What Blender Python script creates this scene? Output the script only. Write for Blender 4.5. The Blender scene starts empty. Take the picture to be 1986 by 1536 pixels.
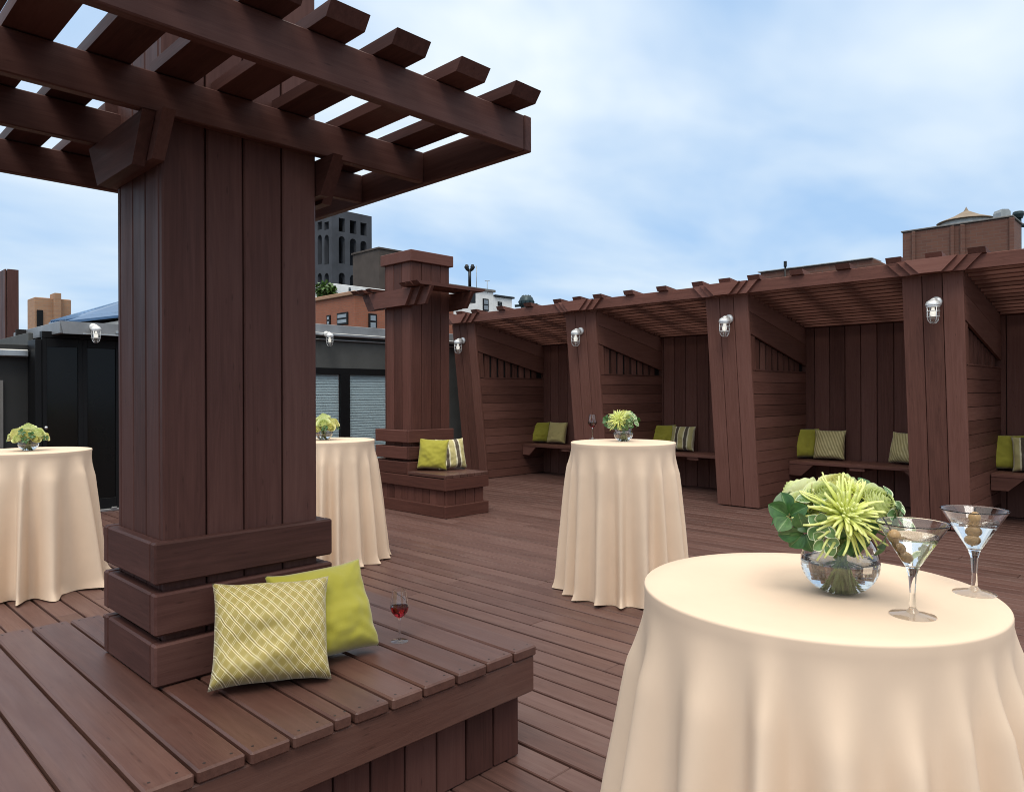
import bpy, bmesh, math, random
from mathutils import Vector, Matrix, noise
random.seed(11)
PI = math.pi
sc = bpy.context.scene
COL = sc.collection

# ------------------------------------------------------------------ camera model
F, YAW, ROLL, CX, CY, H = 1408.0, .7989, .0036, 993.0, 765.3, 1.43
SY, CW = math.sin(YAW), math.cos(YAW)
fw = Vector((SY, CW, 0)); _r = Vector((CW, -SY, 0)); _d = Vector((0, 0, -1))
r2 = _r * math.cos(ROLL) + _d * math.sin(ROLL)
d2 = -_r * math.sin(ROLL) + _d * math.cos(ROLL)
CAM = Vector((0, 0, H))
def ray(px, py): return fw + r2 * ((px - CX) / F) + d2 * ((py - CY) / F)
def az(px, py, z): v = ray(px, py); return CAM + v * ((z - H) / v.z)
def ax(px, py, X): v = ray(px, py); return CAM + v * (X / v.x)
def ay(px, py, Y): v = ray(px, py); return CAM + v * (Y / v.y)
def ad(px, py, d): return CAM + ray(px, py) * d

cam = bpy.data.cameras.new('camera'); co = bpy.data.objects.new('camera', cam); COL.objects.link(co)
cam.sensor_width = 36; cam.lens = F / 1986 * 36
cam.shift_y = (CY - 768) / 1986.0
cam.clip_start = .05; cam.clip_end = 5000
co.matrix_world = Matrix.Translation(CAM) @ Matrix((r2, -d2, -fw)).transposed().to_4x4()
sc.camera = co

# ------------------------------------------------------------------ materials
def newmat(name):
    m = bpy.data.materials.new(name); m.use_nodes = True
    nt = m.node_tree; b = nt.nodes['Principled BSDF']
    return m, nt, b
class NB:
    def __init__(s, nt): s.nt = nt
    def n(s, t, **k):
        x = s.nt.nodes.new(t)
        for a, v in k.items():
            if a[:2] == 'i_': x.inputs[a[2:].replace('_', ' ')].default_value = v
            else: setattr(x, a, v)
        return x
    def l(s, a, b): s.nt.links.new(a, b)
    def attr(s, name): return s.n('ShaderNodeAttribute', attribute_name=name)
    def scale(s, vec, sc_, loc=(0, 0, 0)):
        m = s.n('ShaderNodeMapping'); m.inputs['Scale'].default_value = sc_; m.inputs['Location'].default_value = loc
        s.l(vec, m.inputs['Vector']); return m.outputs[0]
    def noise(s, vec, scale=1, detail=4, rough=.55, dist=0):
        t = s.n('ShaderNodeTexNoise'); t.inputs['Scale'].default_value = scale; t.inputs['Detail'].default_value = detail
        t.inputs['Roughness'].default_value = rough; t.inputs['Distortion'].default_value = dist
        if vec is not None: s.l(vec, t.inputs['Vector'])
        return t.outputs['Fac']
    def math(s, op, a, b=None, c=None, clamp=False):
        m = s.n('ShaderNodeMath', operation=op, use_clamp=clamp)
        for i, v in enumerate((a, b, c)):
            if v is None: continue
            if isinstance(v, (int, float)): m.inputs[i].default_value = v
            else: s.l(v, m.inputs[i])
        return m.outputs[0]
    def ramp(s, fac, stops):
        r = s.n('ShaderNodeValToRGB'); e = r.color_ramp.elements
        while len(e) < len(stops): e.new(.5)
        for el, (p, c) in zip(e, stops):
            el.position = p; el.color = c if len(c) == 4 else (*c, 1)
        s.l(fac, r.inputs[0]); return r.outputs[0]
    def mix(s, fac, a, b, mode='MIX'):
        m = s.n('ShaderNodeMix', data_type='RGBA', blend_type=mode)
        for sock, v in ((m.inputs[0], fac), (m.inputs[6], a), (m.inputs[7], b)):
            if isinstance(v, (int, float)): sock.default_value = v
            elif isinstance(v, tuple): sock.default_value = v if len(v) == 4 else (*v, 1)
            else: s.l(v, sock)
        return m.outputs[2]
    def maprange(s, v, a, b, c, d):
        m = s.n('ShaderNodeMapRange'); s.l(v, m.inputs[0])
        for i, x in enumerate((a, b, c, d)): m.inputs[i + 1].default_value = x
        return m.outputs[0]
    def bump(s, h, strength=.3, dist=.002):
        b = s.n('ShaderNodeBump'); b.inputs['Strength'].default_value = strength; b.inputs['Distance'].default_value = dist
        s.l(h, b.inputs['Height']); return b.outputs[0]

def wood(name, dark, light, rough=(.42, .6), vary=.5, bump=.35, wear=None, spec=.16):
    m, nt, b = newmat(name); N = NB(nt)
    b.inputs['Specular IOR Level'].default_value = spec
    gc = N.attr('gc').outputs['Vector']; rn = N.attr('rn').outputs['Fac']
    warp = N.noise(N.scale(gc, (1.1, 5, 5)), 1, 3)
    grain = N.noise(N.scale(gc, (2.2, 55, 55)), 1, 5, .6, .4)
    fine = N.noise(N.scale(gc, (9, 260, 260)), 1, 3, .6)
    body = N.noise(N.scale(gc, (.9, 9, 9)), 1, 2, .5, .8)
    rings = N.math('SINE', N.math('MULTIPLY', body, 55.0))
    rings = N.maprange(rings, -1, 1, .15, .9)
    v = N.math('ADD', N.math('MULTIPLY', grain, .62), N.math('MULTIPLY', rings, .10))
    v = N.math('ADD', v, N.math('MULTIPLY', fine, .18))
    v = N.math('ADD', v, N.math('MULTIPLY', N.math('SUBTRACT', rn, .5), vary))
    v = N.math('ADD', v, N.math('MULTIPLY', N.math('SUBTRACT', warp, .5), .35))
    c = N.ramp(v, [(.10, tuple(x * .62 for x in dark)), (.42, dark), (.80, light)])
    # knots
    vo = N.n('ShaderNodeTexVoronoi'); N.l(N.scale(gc, (1.5, 6.5, 6.5)), vo.inputs['Vector'])
    kn = N.maprange(N.math('ADD', vo.outputs['Distance'], N.math('MULTIPLY', N.math('SUBTRACT', grain, .5), .10)), .03, .14, 1, 0)
    c = N.mix(N.math('MULTIPLY', kn, .55, clamp=True), c, tuple(x * .4 for x in dark))
    if wear:
        wz = N.noise(N.scale(gc, (1.6, 3.2, 3.2)), 1.3, 6, .65)
        c = N.mix(N.math('MULTIPLY', N.maprange(wz, .5, .75, 0, 1), wear[0], clamp=True), c, wear[1])
    N.l(c, b.inputs['Base Color'])
    ro = N.maprange(N.noise(N.scale(gc, (1.5, 12, 12)), 1, 4), .3, .7, *rough); N.l(ro, b.inputs['Roughness'])
    h = N.math('ADD', grain, N.math('MULTIPLY', fine, .6))
    N.l(N.bump(h, bump, .0016), b.inputs['Normal'])
    return m
W_PILLAR = wood('stained_cedar', (.078, .034, .028), (.108, .051, .042), spec=.12)
W_CAB = wood('stained_cedar_red', (.136, .059, .044), (.190, .088, .068), (.55, .75), .45)
W_FAR = wood('stained_cedar_brown', (.098, .040, .030), (.142, .060, .046), spec=.12)
W_FASCIA = wood('sky_lightened_fascia', (.180, .076, .057), (.245, .115, .09), (.5, .7))  # lighter than the cabana stain: light from the open sky painted into the colour
W_BENCH = wood('bench_stain', (.092, .042, .032), (.132, .066, .050), (.34, .5), .36, wear=(.3, (.145, .092, .074)), spec=.3)
W_DECK = wood('deck_stain', (.102, .051, .041), (.146, .082, .068), (.4, .58), .32, wear=(.38, (.160, .106, .09)), spec=.3)

def plain(name, col, rough=.5, metal=0, noise_amt=.15, scale=6, spec=.5, bump=0):
    m, nt, b = newmat(name); N = NB(nt)
    tc = N.n('ShaderNodeTexCoord').outputs['Object']
    f = N.noise(tc, scale, 5, .6)
    c = N.ramp(f, [(.3, tuple(x * (1 - noise_amt) for x in col)), (.7, tuple(min(1, x * (1 + noise_amt)) for x in col))])
    N.l(c, b.inputs['Base Color'])
    b.inputs['Roughness'].default_value = rough; b.inputs['Metallic'].default_value = metal
    b.inputs['Specular IOR Level'].default_value = spec
    if bump: N.l(N.bump(f, bump, .01), b.inputs['Normal'])
    return m
M_DARK = plain('dark_void', (.012, .009, .008), .9)
M_SCREW = plain('screw_head', (.02, .013, .011), .6)
M_HWALL = plain('charcoal_siding', (.066, .068, .064), .75, 0, .18, 3)
M_HDARK = plain('eave_shaded_siding', (.018, .018, .017), .7, 0, .15, 3)  # house siding darkened in colour to stand for shade under the eave
M_HBLACK = plain('black_frame', (.005, .005, .0055), .5, spec=.2)
M_ALU = plain('aluminium_gutter', (.42, .43, .43), .35, .85, .12, 4)
M_GREY = plain('grey_flashing', (.25, .26, .27), .5, .3, .2, 3)
M_LIGHTPANEL = plain('pale_cladding', (.5, .5, .47), .6)
M_ROOF = plain('blue_metal_roof', (.085, .16, .28), .3, .5, .15, 2)
M_LAMPMET = plain('cast_aluminium', (.72, .72, .70), .38, .45, .12, 30)
M_TOWER = plain('dark_stone', (.044, .048, .057), .85, 0, .3, .35)
M_TANBOX = plain('dark_brown_brick', (.062, .048, .040), .9, 0, .3, .5)
M_WHITE = plain('white_render', (.72, .72, .70), .8, 0, .12, 1.2)
M_GREYROOF = plain('roof_coping', (.16, .15, .14), .8)
M_BLACKMET = plain('black_metal', (.01, .011, .012), .4, .3)
M_TEAL = plain('dark_green_metal', (.02, .04, .045), .4, .4)
M_TANK = plain('tan_tank_roof', (.20, .15, .10), .7, 0, .2, 3)
M_VENT = plain('galvanised_vent', (.32, .34, .34), .5, .4)
M_CONC = plain('city_ground', (.09, .09, .09), .9, 0, .3, .05)
M_BLIND = plain('pale_blind', (.42, .50, .53), .6, 0, .05)
M_STEM = plain('flower_stem', (.20, .27, .07), .5, 0, .3, 60)
M_OLIVE = plain('olive_flesh', (.34, .20, .07), .3, 0, .2, 60)
M_PICK = plain('black_pick', (.008, .008, .008), .4)
M_BARK = plain('bark', (.08, .06, .045), .9)
M_SILVER = plain('silver_knob', (.7, .7, .7), .2, .9)

def brick(name, c1, c2, mortar, s=1.0, mix_amt=.5):
    m, nt, b = newmat(name); N = NB(nt)
    tc = N.n('ShaderNodeTexCoord').outputs['Object']
    sp = N.n('ShaderNodeSeparateXYZ'); N.l(tc, sp.inputs[0])
    cb = N.n('ShaderNodeCombineXYZ'); N.l(N.math('ADD', sp.outputs[0], sp.outputs[1]), cb.inputs[0]); N.l(sp.outputs[2], cb.inputs[1])
    t = N.n('ShaderNodeTexBrick'); t.inputs['Scale'].default_value = s
    t.inputs['Color1'].default_value = (*c1, 1); t.inputs['Color2'].default_value = (*c2, 1); t.inputs['Mortar'].default_value = (*mortar, 1)
    t.inputs['Brick Width'].default_value = .24; t.inputs['Row Height'].default_value = .08; t.inputs['Mortar Size'].default_value = .008
    N.l(cb.outputs[0], t.inputs['Vector'])
    big = N.noise(tc, .6, 5, .65)
    c = N.mix(N.maprange(big, .35, .7, 0, mix_amt), t.outputs[0], tuple(x * .55 for x in c1))
    N.l(c, b.inputs['Base Color']); b.inputs['Roughness'].default_value = .9
    return m
M_ORANGE = brick('orange_brick', (.34, .11, .055), (.27, .09, .05), (.22, .14, .10))
M_TANBRICK = brick('tan_brick', (.42, .235, .135), (.34, .185, .11), (.34, .24, .17))
M_REDBRICK = brick('red_brown_brick', (.17, .075, .05), (.13, .058, .042), (.15, .09, .07))

def glassmat(name, col=(1, 1, 1), ior=1.46, rough=0):
    m, nt, b = newmat(name)
    b.inputs['Base Color'].default_value = (*col, 1); b.inputs['Roughness'].default_value = rough
    b.inputs['Transmission Weight'].default_value = 1; b.inputs['IOR'].default_value = ior
    return m
G_GLASS = glassmat('clear_glass', (.985, .99, .985))
G_WATER = glassmat('water', (.97, .985, .975), 1.33)
G_DRINK = glassmat('clear_cocktail', (.97, .975, .95), 1.34)
G_WINE = glassmat('red_wine', (.34, .02, .03), 1.34)
G_WINDARK = glassmat('dark_red_wine', (.10, .008, .012), 1.34)
def winglass():
    m, nt, b = newmat('window_glass'); N = NB(nt)
    tr = N.n('ShaderNodeBsdfTransparent'); gl = N.n('ShaderNodeBsdfGlossy'); gl.inputs['Roughness'].default_value = .03
    tr.inputs['Color'].default_value = (.96, .98, .98, 1)
    lw = N.n('ShaderNodeLayerWeight'); fr = N.n('ShaderNodeMath', operation='MULTIPLY_ADD'); N.l(N.math('POWER', lw.outputs['Facing'], 4.0), fr.inputs[0]); fr.inputs[1].default_value = .6; fr.inputs[2].default_value = .03
    mx = N.n('ShaderNodeMixShader'); N.l(fr.outputs[0], mx.inputs[0]); N.l(tr.outputs[0], mx.inputs[1]); N.l(gl.outputs[0], mx.inputs[2])
    out = nt.nodes['Material Output']; N.l(mx.outputs[0], out.inputs['Surface']); return m
M_WIN = winglass()
M_DARKGLASS = plain('dark_door_glass', (.005, .005, .005), .12, 0, .05, 2, .18)
M_WINPANE = plain('sky_lit_pane', (.25, .28, .30), .08, .2, .3, .8)
def lampmat():
    m, nt, b = newmat('lit_bulb')
    b.inputs['Base Color'].default_value = (.9, .88, .8, 1); b.inputs['Emission Color'].default_value = (1, .93, .8, 1)
    b.inputs['Emission Strength'].default_value = .7; return m
M_BULB = lampmat()

def cloth(name, col, weave=900, sheen=.15, tl=.15):
    m, nt, b = newmat(name); N = NB(nt)
    tc = N.n('ShaderNodeTexCoord').outputs['Object']
    f = N.noise(tc, 3.5, 6, .6)
    c = N.ramp(f, [(.3, tuple(x * .95 for x in col)), (.7, tuple(min(1, x * 1.03) for x in col))])
    N.l(c, b.inputs['Base Color']); b.inputs['Roughness'].default_value = .75
    b.inputs['Sheen Weight'].default_value = sheen; b.inputs['Specular IOR Level'].default_value = .25
    w = N.noise(tc, weave, 2)
    cr = N.noise(N.scale(tc, (14, 14, 5)), 1, 4, .55, .6)
    N.l(N.bump(N.math('ADD', N.math('MULTIPLY', w, .1), cr), .16, .006), b.inputs['Normal'])
    if tl:
        t = N.n('ShaderNodeBsdfTranslucent'); N.l(c, t.inputs['Color'])
        mx = N.n('ShaderNodeMixShader'); mx.inputs[0].default_value = tl
        N.l(b.outputs[0], mx.inputs[1]); N.l(t.outputs[0], mx.inputs[2]); N.l(mx.outputs[0], nt.nodes['Material Output'].inputs['Surface'])
    return m
M_CLOTH = cloth('peach_tablecloth', (.765, .588, .432), 900, .03, .04)
M_GREEN = cloth('lime_velvet', (.36, .325, .035), 700, .35, 0)
M_GOLD = cloth('pale_gold_weave', (.52, .43, .17), 350, .3, 0)
def patterned(name, kind):
    m, nt, b = newmat(name); N = NB(nt)
    gc = N.attr('gc').outputs['Vector']; sp = N.n('ShaderNodeSeparateXYZ'); N.l(gc, sp.inputs[0])
    u, v = sp.outputs[0], sp.outputs[1]
    wob = N.math('MULTIPLY', N.math('SUBTRACT', N.noise(N.scale(gc, (3, 3, 3)), 1, 2), .5), .06)
    u = N.math('ADD', u, wob)
    fine = N.noise(N.scale(gc, (140, 9, 1)), 1, 3)
    if kind == 'diamond':
        base = N.ramp(fine, [(.3, (.29, .22, .045)), (.7, (.42, .33, .085))])
        def lines(a, bb, wdt, off=0):
            s = N.math('ADD', N.math('ADD', N.math('MULTIPLY', u, a), N.math('MULTIPLY', v, bb)), off + 100)
            fr = N.math('ABSOLUTE', N.math('SUBTRACT', N.math('FRACT', s), .5))
            return N.math('LESS_THAN', fr, wdt)
        l1 = N.math('MAXIMUM', lines(5.0, 4.0, .030, .11), lines(5.0, 4.0, .030, -.11))
        l2 = N.math('MAXIMUM', lines(5.4, -3.2, .024, .09), lines(5.4, -3.2, .024, -.09))
        c = N.mix(l2, base, (.72, .64, .36)); c = N.mix(l1, c, (.86, .78, .50))
        c = N.mix(N.math('MULTIPLY', lines(5.0, 4.0, .030), .75), c, (.10, .07, .03))
        hgt = N.math('ADD', l1, N.math('MULTIPLY', l2, .6))
        N.l(N.bump(hgt, .5, .002), b.inputs['Normal'])
    elif kind == 'ripple':
        s = N.math('SINE', N.math('MULTIPLY', N.math('ADD', u, N.math('MULTIPLY', v, .45)), 34.0))
        c = N.ramp(N.maprange(s, -1, 1, 0, 1), [(.2, (.42, .34, .13)), (.8, (.66, .56, .27))])
        N.l(N.bump(s, .4, .004), b.inputs['Normal'])
    else:
        c = N.n('ShaderNodeValToRGB'); c.color_ramp.interpolation = 'CONSTANT'
        e = c.color_ramp.elements
        br, cr, go = (.045, .026, .016, 1), (.74, .68, .46, 1), (.50, .43, .17, 1)
        st = [(0, cr), (.05, go), (.20, cr), (.24, br), (.35, cr), (.39, go), (.57, cr), (.61, br), (.73, cr), (.78, go), (.95, cr)]
        while len(e) < len(st): e.new(.5)
        for el, (p, cc) in zip(e, st): el.position = p; el.color = cc
        N.l(N.maprange(u, -1, 1, 0, 1), c.inputs[0]); c = c.outputs[0]
        c = N.mix(N.math('MULTIPLY', fine, .25), c, (.3, .25, .12))
    N.l(c, b.inputs['Base Color']); b.inputs['Roughness'].default_value = .6; b.inputs['Sheen Weight'].default_value = .25
    return m
M_DIAM = patterned('gold_diamond_fabric', 'diamond')
M_RIPPLE = patterned('gold_rippled_fabric', 'ripple')
M_STRIPE = patterned('striped_fabric', 'stripe')

def petal(name, c0, c1, tl=.3):
    m, nt, b = newmat(name); N = NB(nt)
    gc = N.attr('gc').outputs['Vector']; sp = N.n('ShaderNodeSeparateXYZ'); N.l(gc, sp.inputs[0])
    n_ = N.noise(N.scale(gc, (4, 14, 1)), 1, 3)
    f = N.math('ADD', N.math('MULTIPLY', sp.outputs[0], .8), N.math('MULTIPLY', N.math('SUBTRACT', n_, .5), .5))
    c = N.ramp(f, [(.05, c0), (.8, c1)]); N.l(c, b.inputs['Base Color'])
    b.inputs['Roughness'].default_value = .55
    t = N.n('ShaderNodeBsdfTranslucent'); N.l(c, t.inputs['Color'])
    mx = N.n('ShaderNodeMixShader'); mx.inputs[0].default_value = tl
    N.l(b.outputs[0], mx.inputs[1]); N.l(t.outputs[0], mx.inputs[2]); N.l(mx.outputs[0], nt.nodes['Material Output'].inputs['Surface'])
    return m
M_MUM = petal('spider_mum_petal', (.70, .76, .10), (.90, .94, .40))
M_ROSE = petal('pale_green_petal', (.60, .68, .20), (.90, .93, .60))
M_ROSEY = petal('pale_yellow_petal', (.64, .63, .16), (.90, .89, .52))
def leafmat(name, edge, c0=(.022, .075, .014), c1=(.055, .15, .032)):
    m, nt, b = newmat(name); N = NB(nt)
    gc = N.attr('gc').outputs['Vector']; sp = N.n('ShaderNodeSeparateXYZ'); N.l(gc, sp.inputs[0])
    n_ = N.noise(N.scale(gc, (3, 3, 3)), 1, 3)
    c = N.ramp(n_, [(.3, c0), (.7, c1)])
    rib = N.math('LESS_THAN', N.math('ABSOLUTE', sp.outputs[1]), .05)
    c = N.mix(N.math('MULTIPLY', rib, .5), c, (.22, .32, .12))
    if edge:
        e = N.math('ADD', N.math('ABSOLUTE', sp.outputs[2]), N.math('MULTIPLY', N.math('SUBTRACT', n_, .5), .22))
        c = N.mix(N.maprange(e, .80, .86, 0, 1), c, (.70, .74, .48))
    N.l(c, b.inputs['Base Color']); b.inputs['Roughness'].default_value = .38
    return m
M_LEAF = leafmat('dark_leaf', False); M_LEAFV = leafmat('variegated_leaf', True, (.10, .19, .06), (.16, .28, .10))
M_TREE = leafmat('tree_leaf', False, (.03, .08, .015), (.09, .17, .035))

# ------------------------------------------------------------------ mesh builder
class MB:
    def __init__(s): s.v = []; s.f = []; s.g = []; s.r = []; s.m = []; s.sm = []
    def add(s, vs, fs, gs, rn=None, mi=0, smooth=False, M=None):
        o = len(s.v); rn = random.random() if rn is None else rn
        for p in vs: s.v.append(tuple(M @ Vector(p)) if M is not None else tuple(p))
        s.g += [tuple(g) for g in gs]; s.r += [rn] * len(vs)
        for f in fs: s.f.append([i + o for i in f]); s.m.append(mi); s.sm.append(smooth)
    def box(s, lo, hi, axis=2, ch=.003, M=None, mi=0, rn=None):
        c = [(a + b) / 2 for a, b in zip(lo, hi)]; h = [abs(b - a) / 2 for a, b in zip(lo, hi)]
        ch = min(ch, min(h) * .4)
        sg = [(a, b, d) for a in (-1, 1) for b in (-1, 1) for d in (-1, 1)]
        vs = []; idx = {}
        for q in sg:
            for k in range(3):
                idx[q, k] = len(vs)
                vs.append([c[j] + q[j] * (h[j] if j == k else h[j] - ch) for j in range(3)])
        fs = []
        for k in range(3):
            i, j = [x for x in range(3) if x != k]
            for sgn in (-1, 1):
                l = []
                for a, b in ((-1, -1), (1, -1), (1, 1), (-1, 1)):
                    q = [0, 0, 0]; q[k] = sgn; q[i] = a; q[j] = b; l.append(idx[tuple(q), k])
                fs.append(l)
        for t in range(3):
            a, b = [x for x in range(3) if x != t]
            for sa in (-1, 1):
                for sb in (-1, 1):
                    q0 = [0, 0, 0]; q0[a] = sa; q0[b] = sb; q0[t] = -1; q1 = list(q0); q1[t] = 1
                    q0, q1 = tuple(q0), tuple(q1)
                    fs.append([idx[q0, a], idx[q1, a], idx[q1, b], idx[q0, b]])
        for q in sg: fs.append([idx[q, 0], idx[q, 1], idx[q, 2]])
        off = [random.uniform(0, 40) for _ in range(3)]
        o = [x for x in range(3) if x != axis]
        gs = [(p[axis] + off[0], p[o[0]] + off[1], p[o[1]] + off[2]) for p in vs]
        s.add(vs, fs, gs, rn, mi, False, M)
    def prism(s, poly, axis, lo, hi, grain=0, M=None, mi=0, rn=None):
        # poly: 2-D points in the two remaining axes (in order), extruded along axis
        o = [x for x in range(3) if x != axis]; n = len(poly); vs = []
        for e in (lo, hi):
            for p in poly:
                q = [0, 0, 0]; q[axis] = e; q[o[0]] = p[0]; q[o[1]] = p[1]; vs.append(q)
        fs = [list(range(n)), list(range(n, 2 * n))] + [[i, (i + 1) % n, n + (i + 1) % n, n + i] for i in range(n)]
        off = [random.uniform(0, 40) for _ in range(3)]; g = [x for x in range(3) if x != grain]
        gs = [(p[grain] + off[0], p[g[0]] + off[1], p[g[1]] + off[2]) for p in vs]
        s.add(vs, fs, gs, rn, mi, False, M)
    def lathe(s, prof, seg=40, M=None, mi=0, closed=True):
        p2 = []; n0 = len(prof)
        for k in range(n0):           # support loops keep the smooth shading true at the creases
            a_, b_ = prof[k], prof[(k + 1) % n0]; p2.append(a_)
            if k == n0 - 1 and not closed: break
            L_ = math.hypot(a_[0] - b_[0], a_[1] - b_[1])
            if (a_[0] < 1e-6 and b_[0] < 1e-6) or L_ < .0015: continue
            e_ = min(.12, max(.0004, .03 * L_) / L_)
            for t_ in (e_, .5, 1 - e_): p2.append((a_[0] + (b_[0] - a_[0]) * t_, a_[1] + (b_[1] - a_[1]) * t_))
        prof = p2
        vs = []; fs = []; n = len(prof)
        for i in range(seg):
            a = 2 * PI * i / seg
            for (r, z) in prof: vs.append((r * math.cos(a), r * math.sin(a), z))
        for i in range(seg):
            j = (i + 1) % seg
            for k in range(n - 1 if not closed else n):
                k2 = (k + 1) % n
                if prof[k][0] < 1e-6 and prof[k2][0] < 1e-6: continue
                fs.append([i * n + k, j * n + k, j * n + k2, i * n + k2])
        s.add(vs, fs, vs, .5, mi, True, M)
    def tube(s, path, rad, seg=8, M=None, mi=0, flat=1.0, cap=True, gfun=None):
        vs = []; fs = []; gs = []; n = len(path); path = [Vector(p) for p in path]
        if not hasattr(rad, '__len__'): rad = [rad] * n
        up = Vector((.137, .29, .95)).normalized()
        for i, p in enumerate(path):
            t = (path[min(i + 1, n - 1)] - path[max(i - 1, 0)]).normalized()
            a = t.cross(up)
            if a.length < 1e-3: a = t.cross(Vector((1, 0, 0)))
            a.normalize(); b = a.cross(t)
            for k in range(seg):
                an = 2 * PI * k / seg
                vs.append(p + a * (math.cos(an) * rad[i]) + b * (math.sin(an) * rad[i] * flat)); gs.append((i / (n - 1), k / seg, 0))
        for i in range(n - 1):
            for k in range(seg):
                k2 = (k + 1) % seg; fs.append([i * seg + k, i * seg + k2, (i + 1) * seg + k2, (i + 1) * seg + k])
        if cap: fs += [list(range(seg)), list(range((n - 1) * seg, n * seg))]
        s.add(vs, fs, gs, None, mi, True, M)
    def sphere(s, c, r, seg=16, M=None, mi=0, sc_=(1, 1, 1)):
        n = seg // 2; prof = [(r * math.sin(PI * k / n), -r * math.cos(PI * k / n)) for k in range(n + 1)]
        vs = []; fs = []
        for i in range(seg):
            a = 2 * PI * i / seg
            for (q, z) in prof: vs.append((c[0] + q * math.cos(a) * sc_[0], c[1] + q * math.sin(a) * sc_[1], c[2] + z * sc_[2]))
        for i in range(seg):
            j = (i + 1) % seg
            for k in range(n): fs.append([i * (n + 1) + k, j * (n + 1) + k, j * (n + 1) + k + 1, i * (n + 1) + k + 1])
        s.add(vs, fs, vs, None, mi, True, M)
    def build(s, name, mats, parent=None, weld=None, recalc=True):
        me = bpy.data.meshes.new(name); me.from_pydata(s.v, [], s.f)
        a = me.attributes.new('gc', 'FLOAT_VECTOR', 'POINT'); a.data.foreach_set('vector', [x for g in s.g for x in g])
        a = me.attributes.new('rn', 'FLOAT', 'POINT'); a.data.foreach_set('value', s.r)
        me.polygons.foreach_set('material_index', s.m); me.polygons.foreach_set('use_smooth', s.sm)
        for m in (mats if isinstance(mats, (list, tuple)) else [mats]): me.materials.append(m)
        bm = bmesh.new(); bm.from_mesh(me)
        if weld or (weld is None and any(s.sm)): bmesh.ops.remove_doubles(bm, verts=bm.verts, dist=1e-6)
        if recalc: bmesh.ops.recalc_face_normals(bm, faces=bm.faces)
        bm.to_mesh(me); bm.free()
        o = bpy.data.objects.new(name, me); COL.objects.link(o)
        if parent is not None: o.parent = parent
        return o
def tag(o, label=None, cat=None, group=None, kind=None):
    if label: o['label'] = label
    if cat: o['category'] = cat
    if group: o['group'] = group
    if kind: o['kind'] = kind
    return o
def empty(name, loc=(0, 0, 0), rz=0):
    o = bpy.data.objects.new(name, None); COL.objects.link(o); o.location = loc; o.rotation_euler = (0, 0, rz); o.empty_display_size = .1
    return o
def copy_tree(o, parent=None):
    c = o.copy(); COL.objects.link(c)
    if parent is not None: c.parent = parent
    for ch in list(o.children): copy_tree(ch, c)
    return c
def rnd(a, b): return random.uniform(a, b)

# ------------------------------------------------------------------ setting: ground, roof, deck
g = MB(); g.box((-1500, -1500, -14.2), (1500, 1500, -14), 0, .01); tag(g.build('ground', M_CONC), kind='structure')
g = MB(); g.box((-3.2, -4.2, -13.9), (10.6, 14.2, -.075), 0, .01); tag(g.build('roof_slab', M_DARK), kind='structure')
d = MB(); x = -3.0; pitch = .1435
while x < 10.05:
    y = -4 - rnd(0, 3); gap = random.choice((.009, .011, .013, .015))
    while y < 9.95:
        L = random.choice((2.44, 3.05, 3.66, 3.66, 4.27, 4.88)); y1 = min(y + L, 9.94)
        if y1 > -4:
            dz = rnd(-.0012, .0012)
            d.box((x + rnd(-.0012, .0012), max(y, -4), -.038 + dz), (x + pitch - gap, y1 - .003, dz), 1, .004)
        y += L
    x += pitch
# screw heads at the joist lines on the nearer boards
for i in range(46):
    xx = -.15 + i * pitch
    for yy in (1.0, 1.42, 1.84):
        pass
tag(d.build('deck', W_DECK), kind='structure')

# ------------------------------------------------------------------ near pillar with pergola and bench
PX0, PX1, PY0, PY1 = .945, 1.535, 2.585, 3.035
BX0, BX1, BY0, BY1, BZ = .374, 2.106, 1.91, 3.61, .45
near = empty('pergola_pillar', ((PX0 + PX1) / 2, (PY0 + PY1) / 2, 0))
def T(o): return Matrix.Translation(-o.location)
Mn = T(near)
ZP = 3.25
def shaft(X0, X1, Y0, Y1, z0, z1, nx, ny, M, ch=.006):
    b = MB(); th = .03
    b.box((X0 + th, Y0 + th, z0), (X1 - th, Y1 - th, z1 - .01), 2, .002, M, 1)
    def row(n, a0, a1, fn, wd=None):
        e = [a0 + (a1 - a0) * i / n for i in range(n + 1)]
        for i in range(1, n): e[i] += rnd(-.006, .006)
        for i in range(n): fn(e[i] + (.0028 if i else 0), e[i + 1] - (.0028 if i < n - 1 else 0))
    row(nx, X0, X1, lambda a, c: b.box((a, Y0 + rnd(-.0015, .0015), z0), (c, Y0 + th, z1 + rnd(-.004, .004)), 2, ch, M))
    row(nx, X0, X1, lambda a, c: b.box((a, Y1 - th, z0), (c, Y1 + rnd(-.0015, .0015), z1), 2, ch, M))
    row(ny, Y0 + .031, Y1 - .031, lambda a, c: b.box((X0 + rnd(-.0015, .0015), a, z0), (X0 + th, c, z1), 2, ch, M))
    row(ny, Y0 + .031, Y1 - .031, lambda a, c: b.box((X1 - th, a, z0), (X1 + rnd(-.0015, .0015), c, z1), 2, ch, M))
    return b
shaft(PX0, PX1, PY0, PY1, .4525, ZP, 4, 3, Mn).build('shaft', [W_PILLAR, M_DARK], near)
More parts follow.
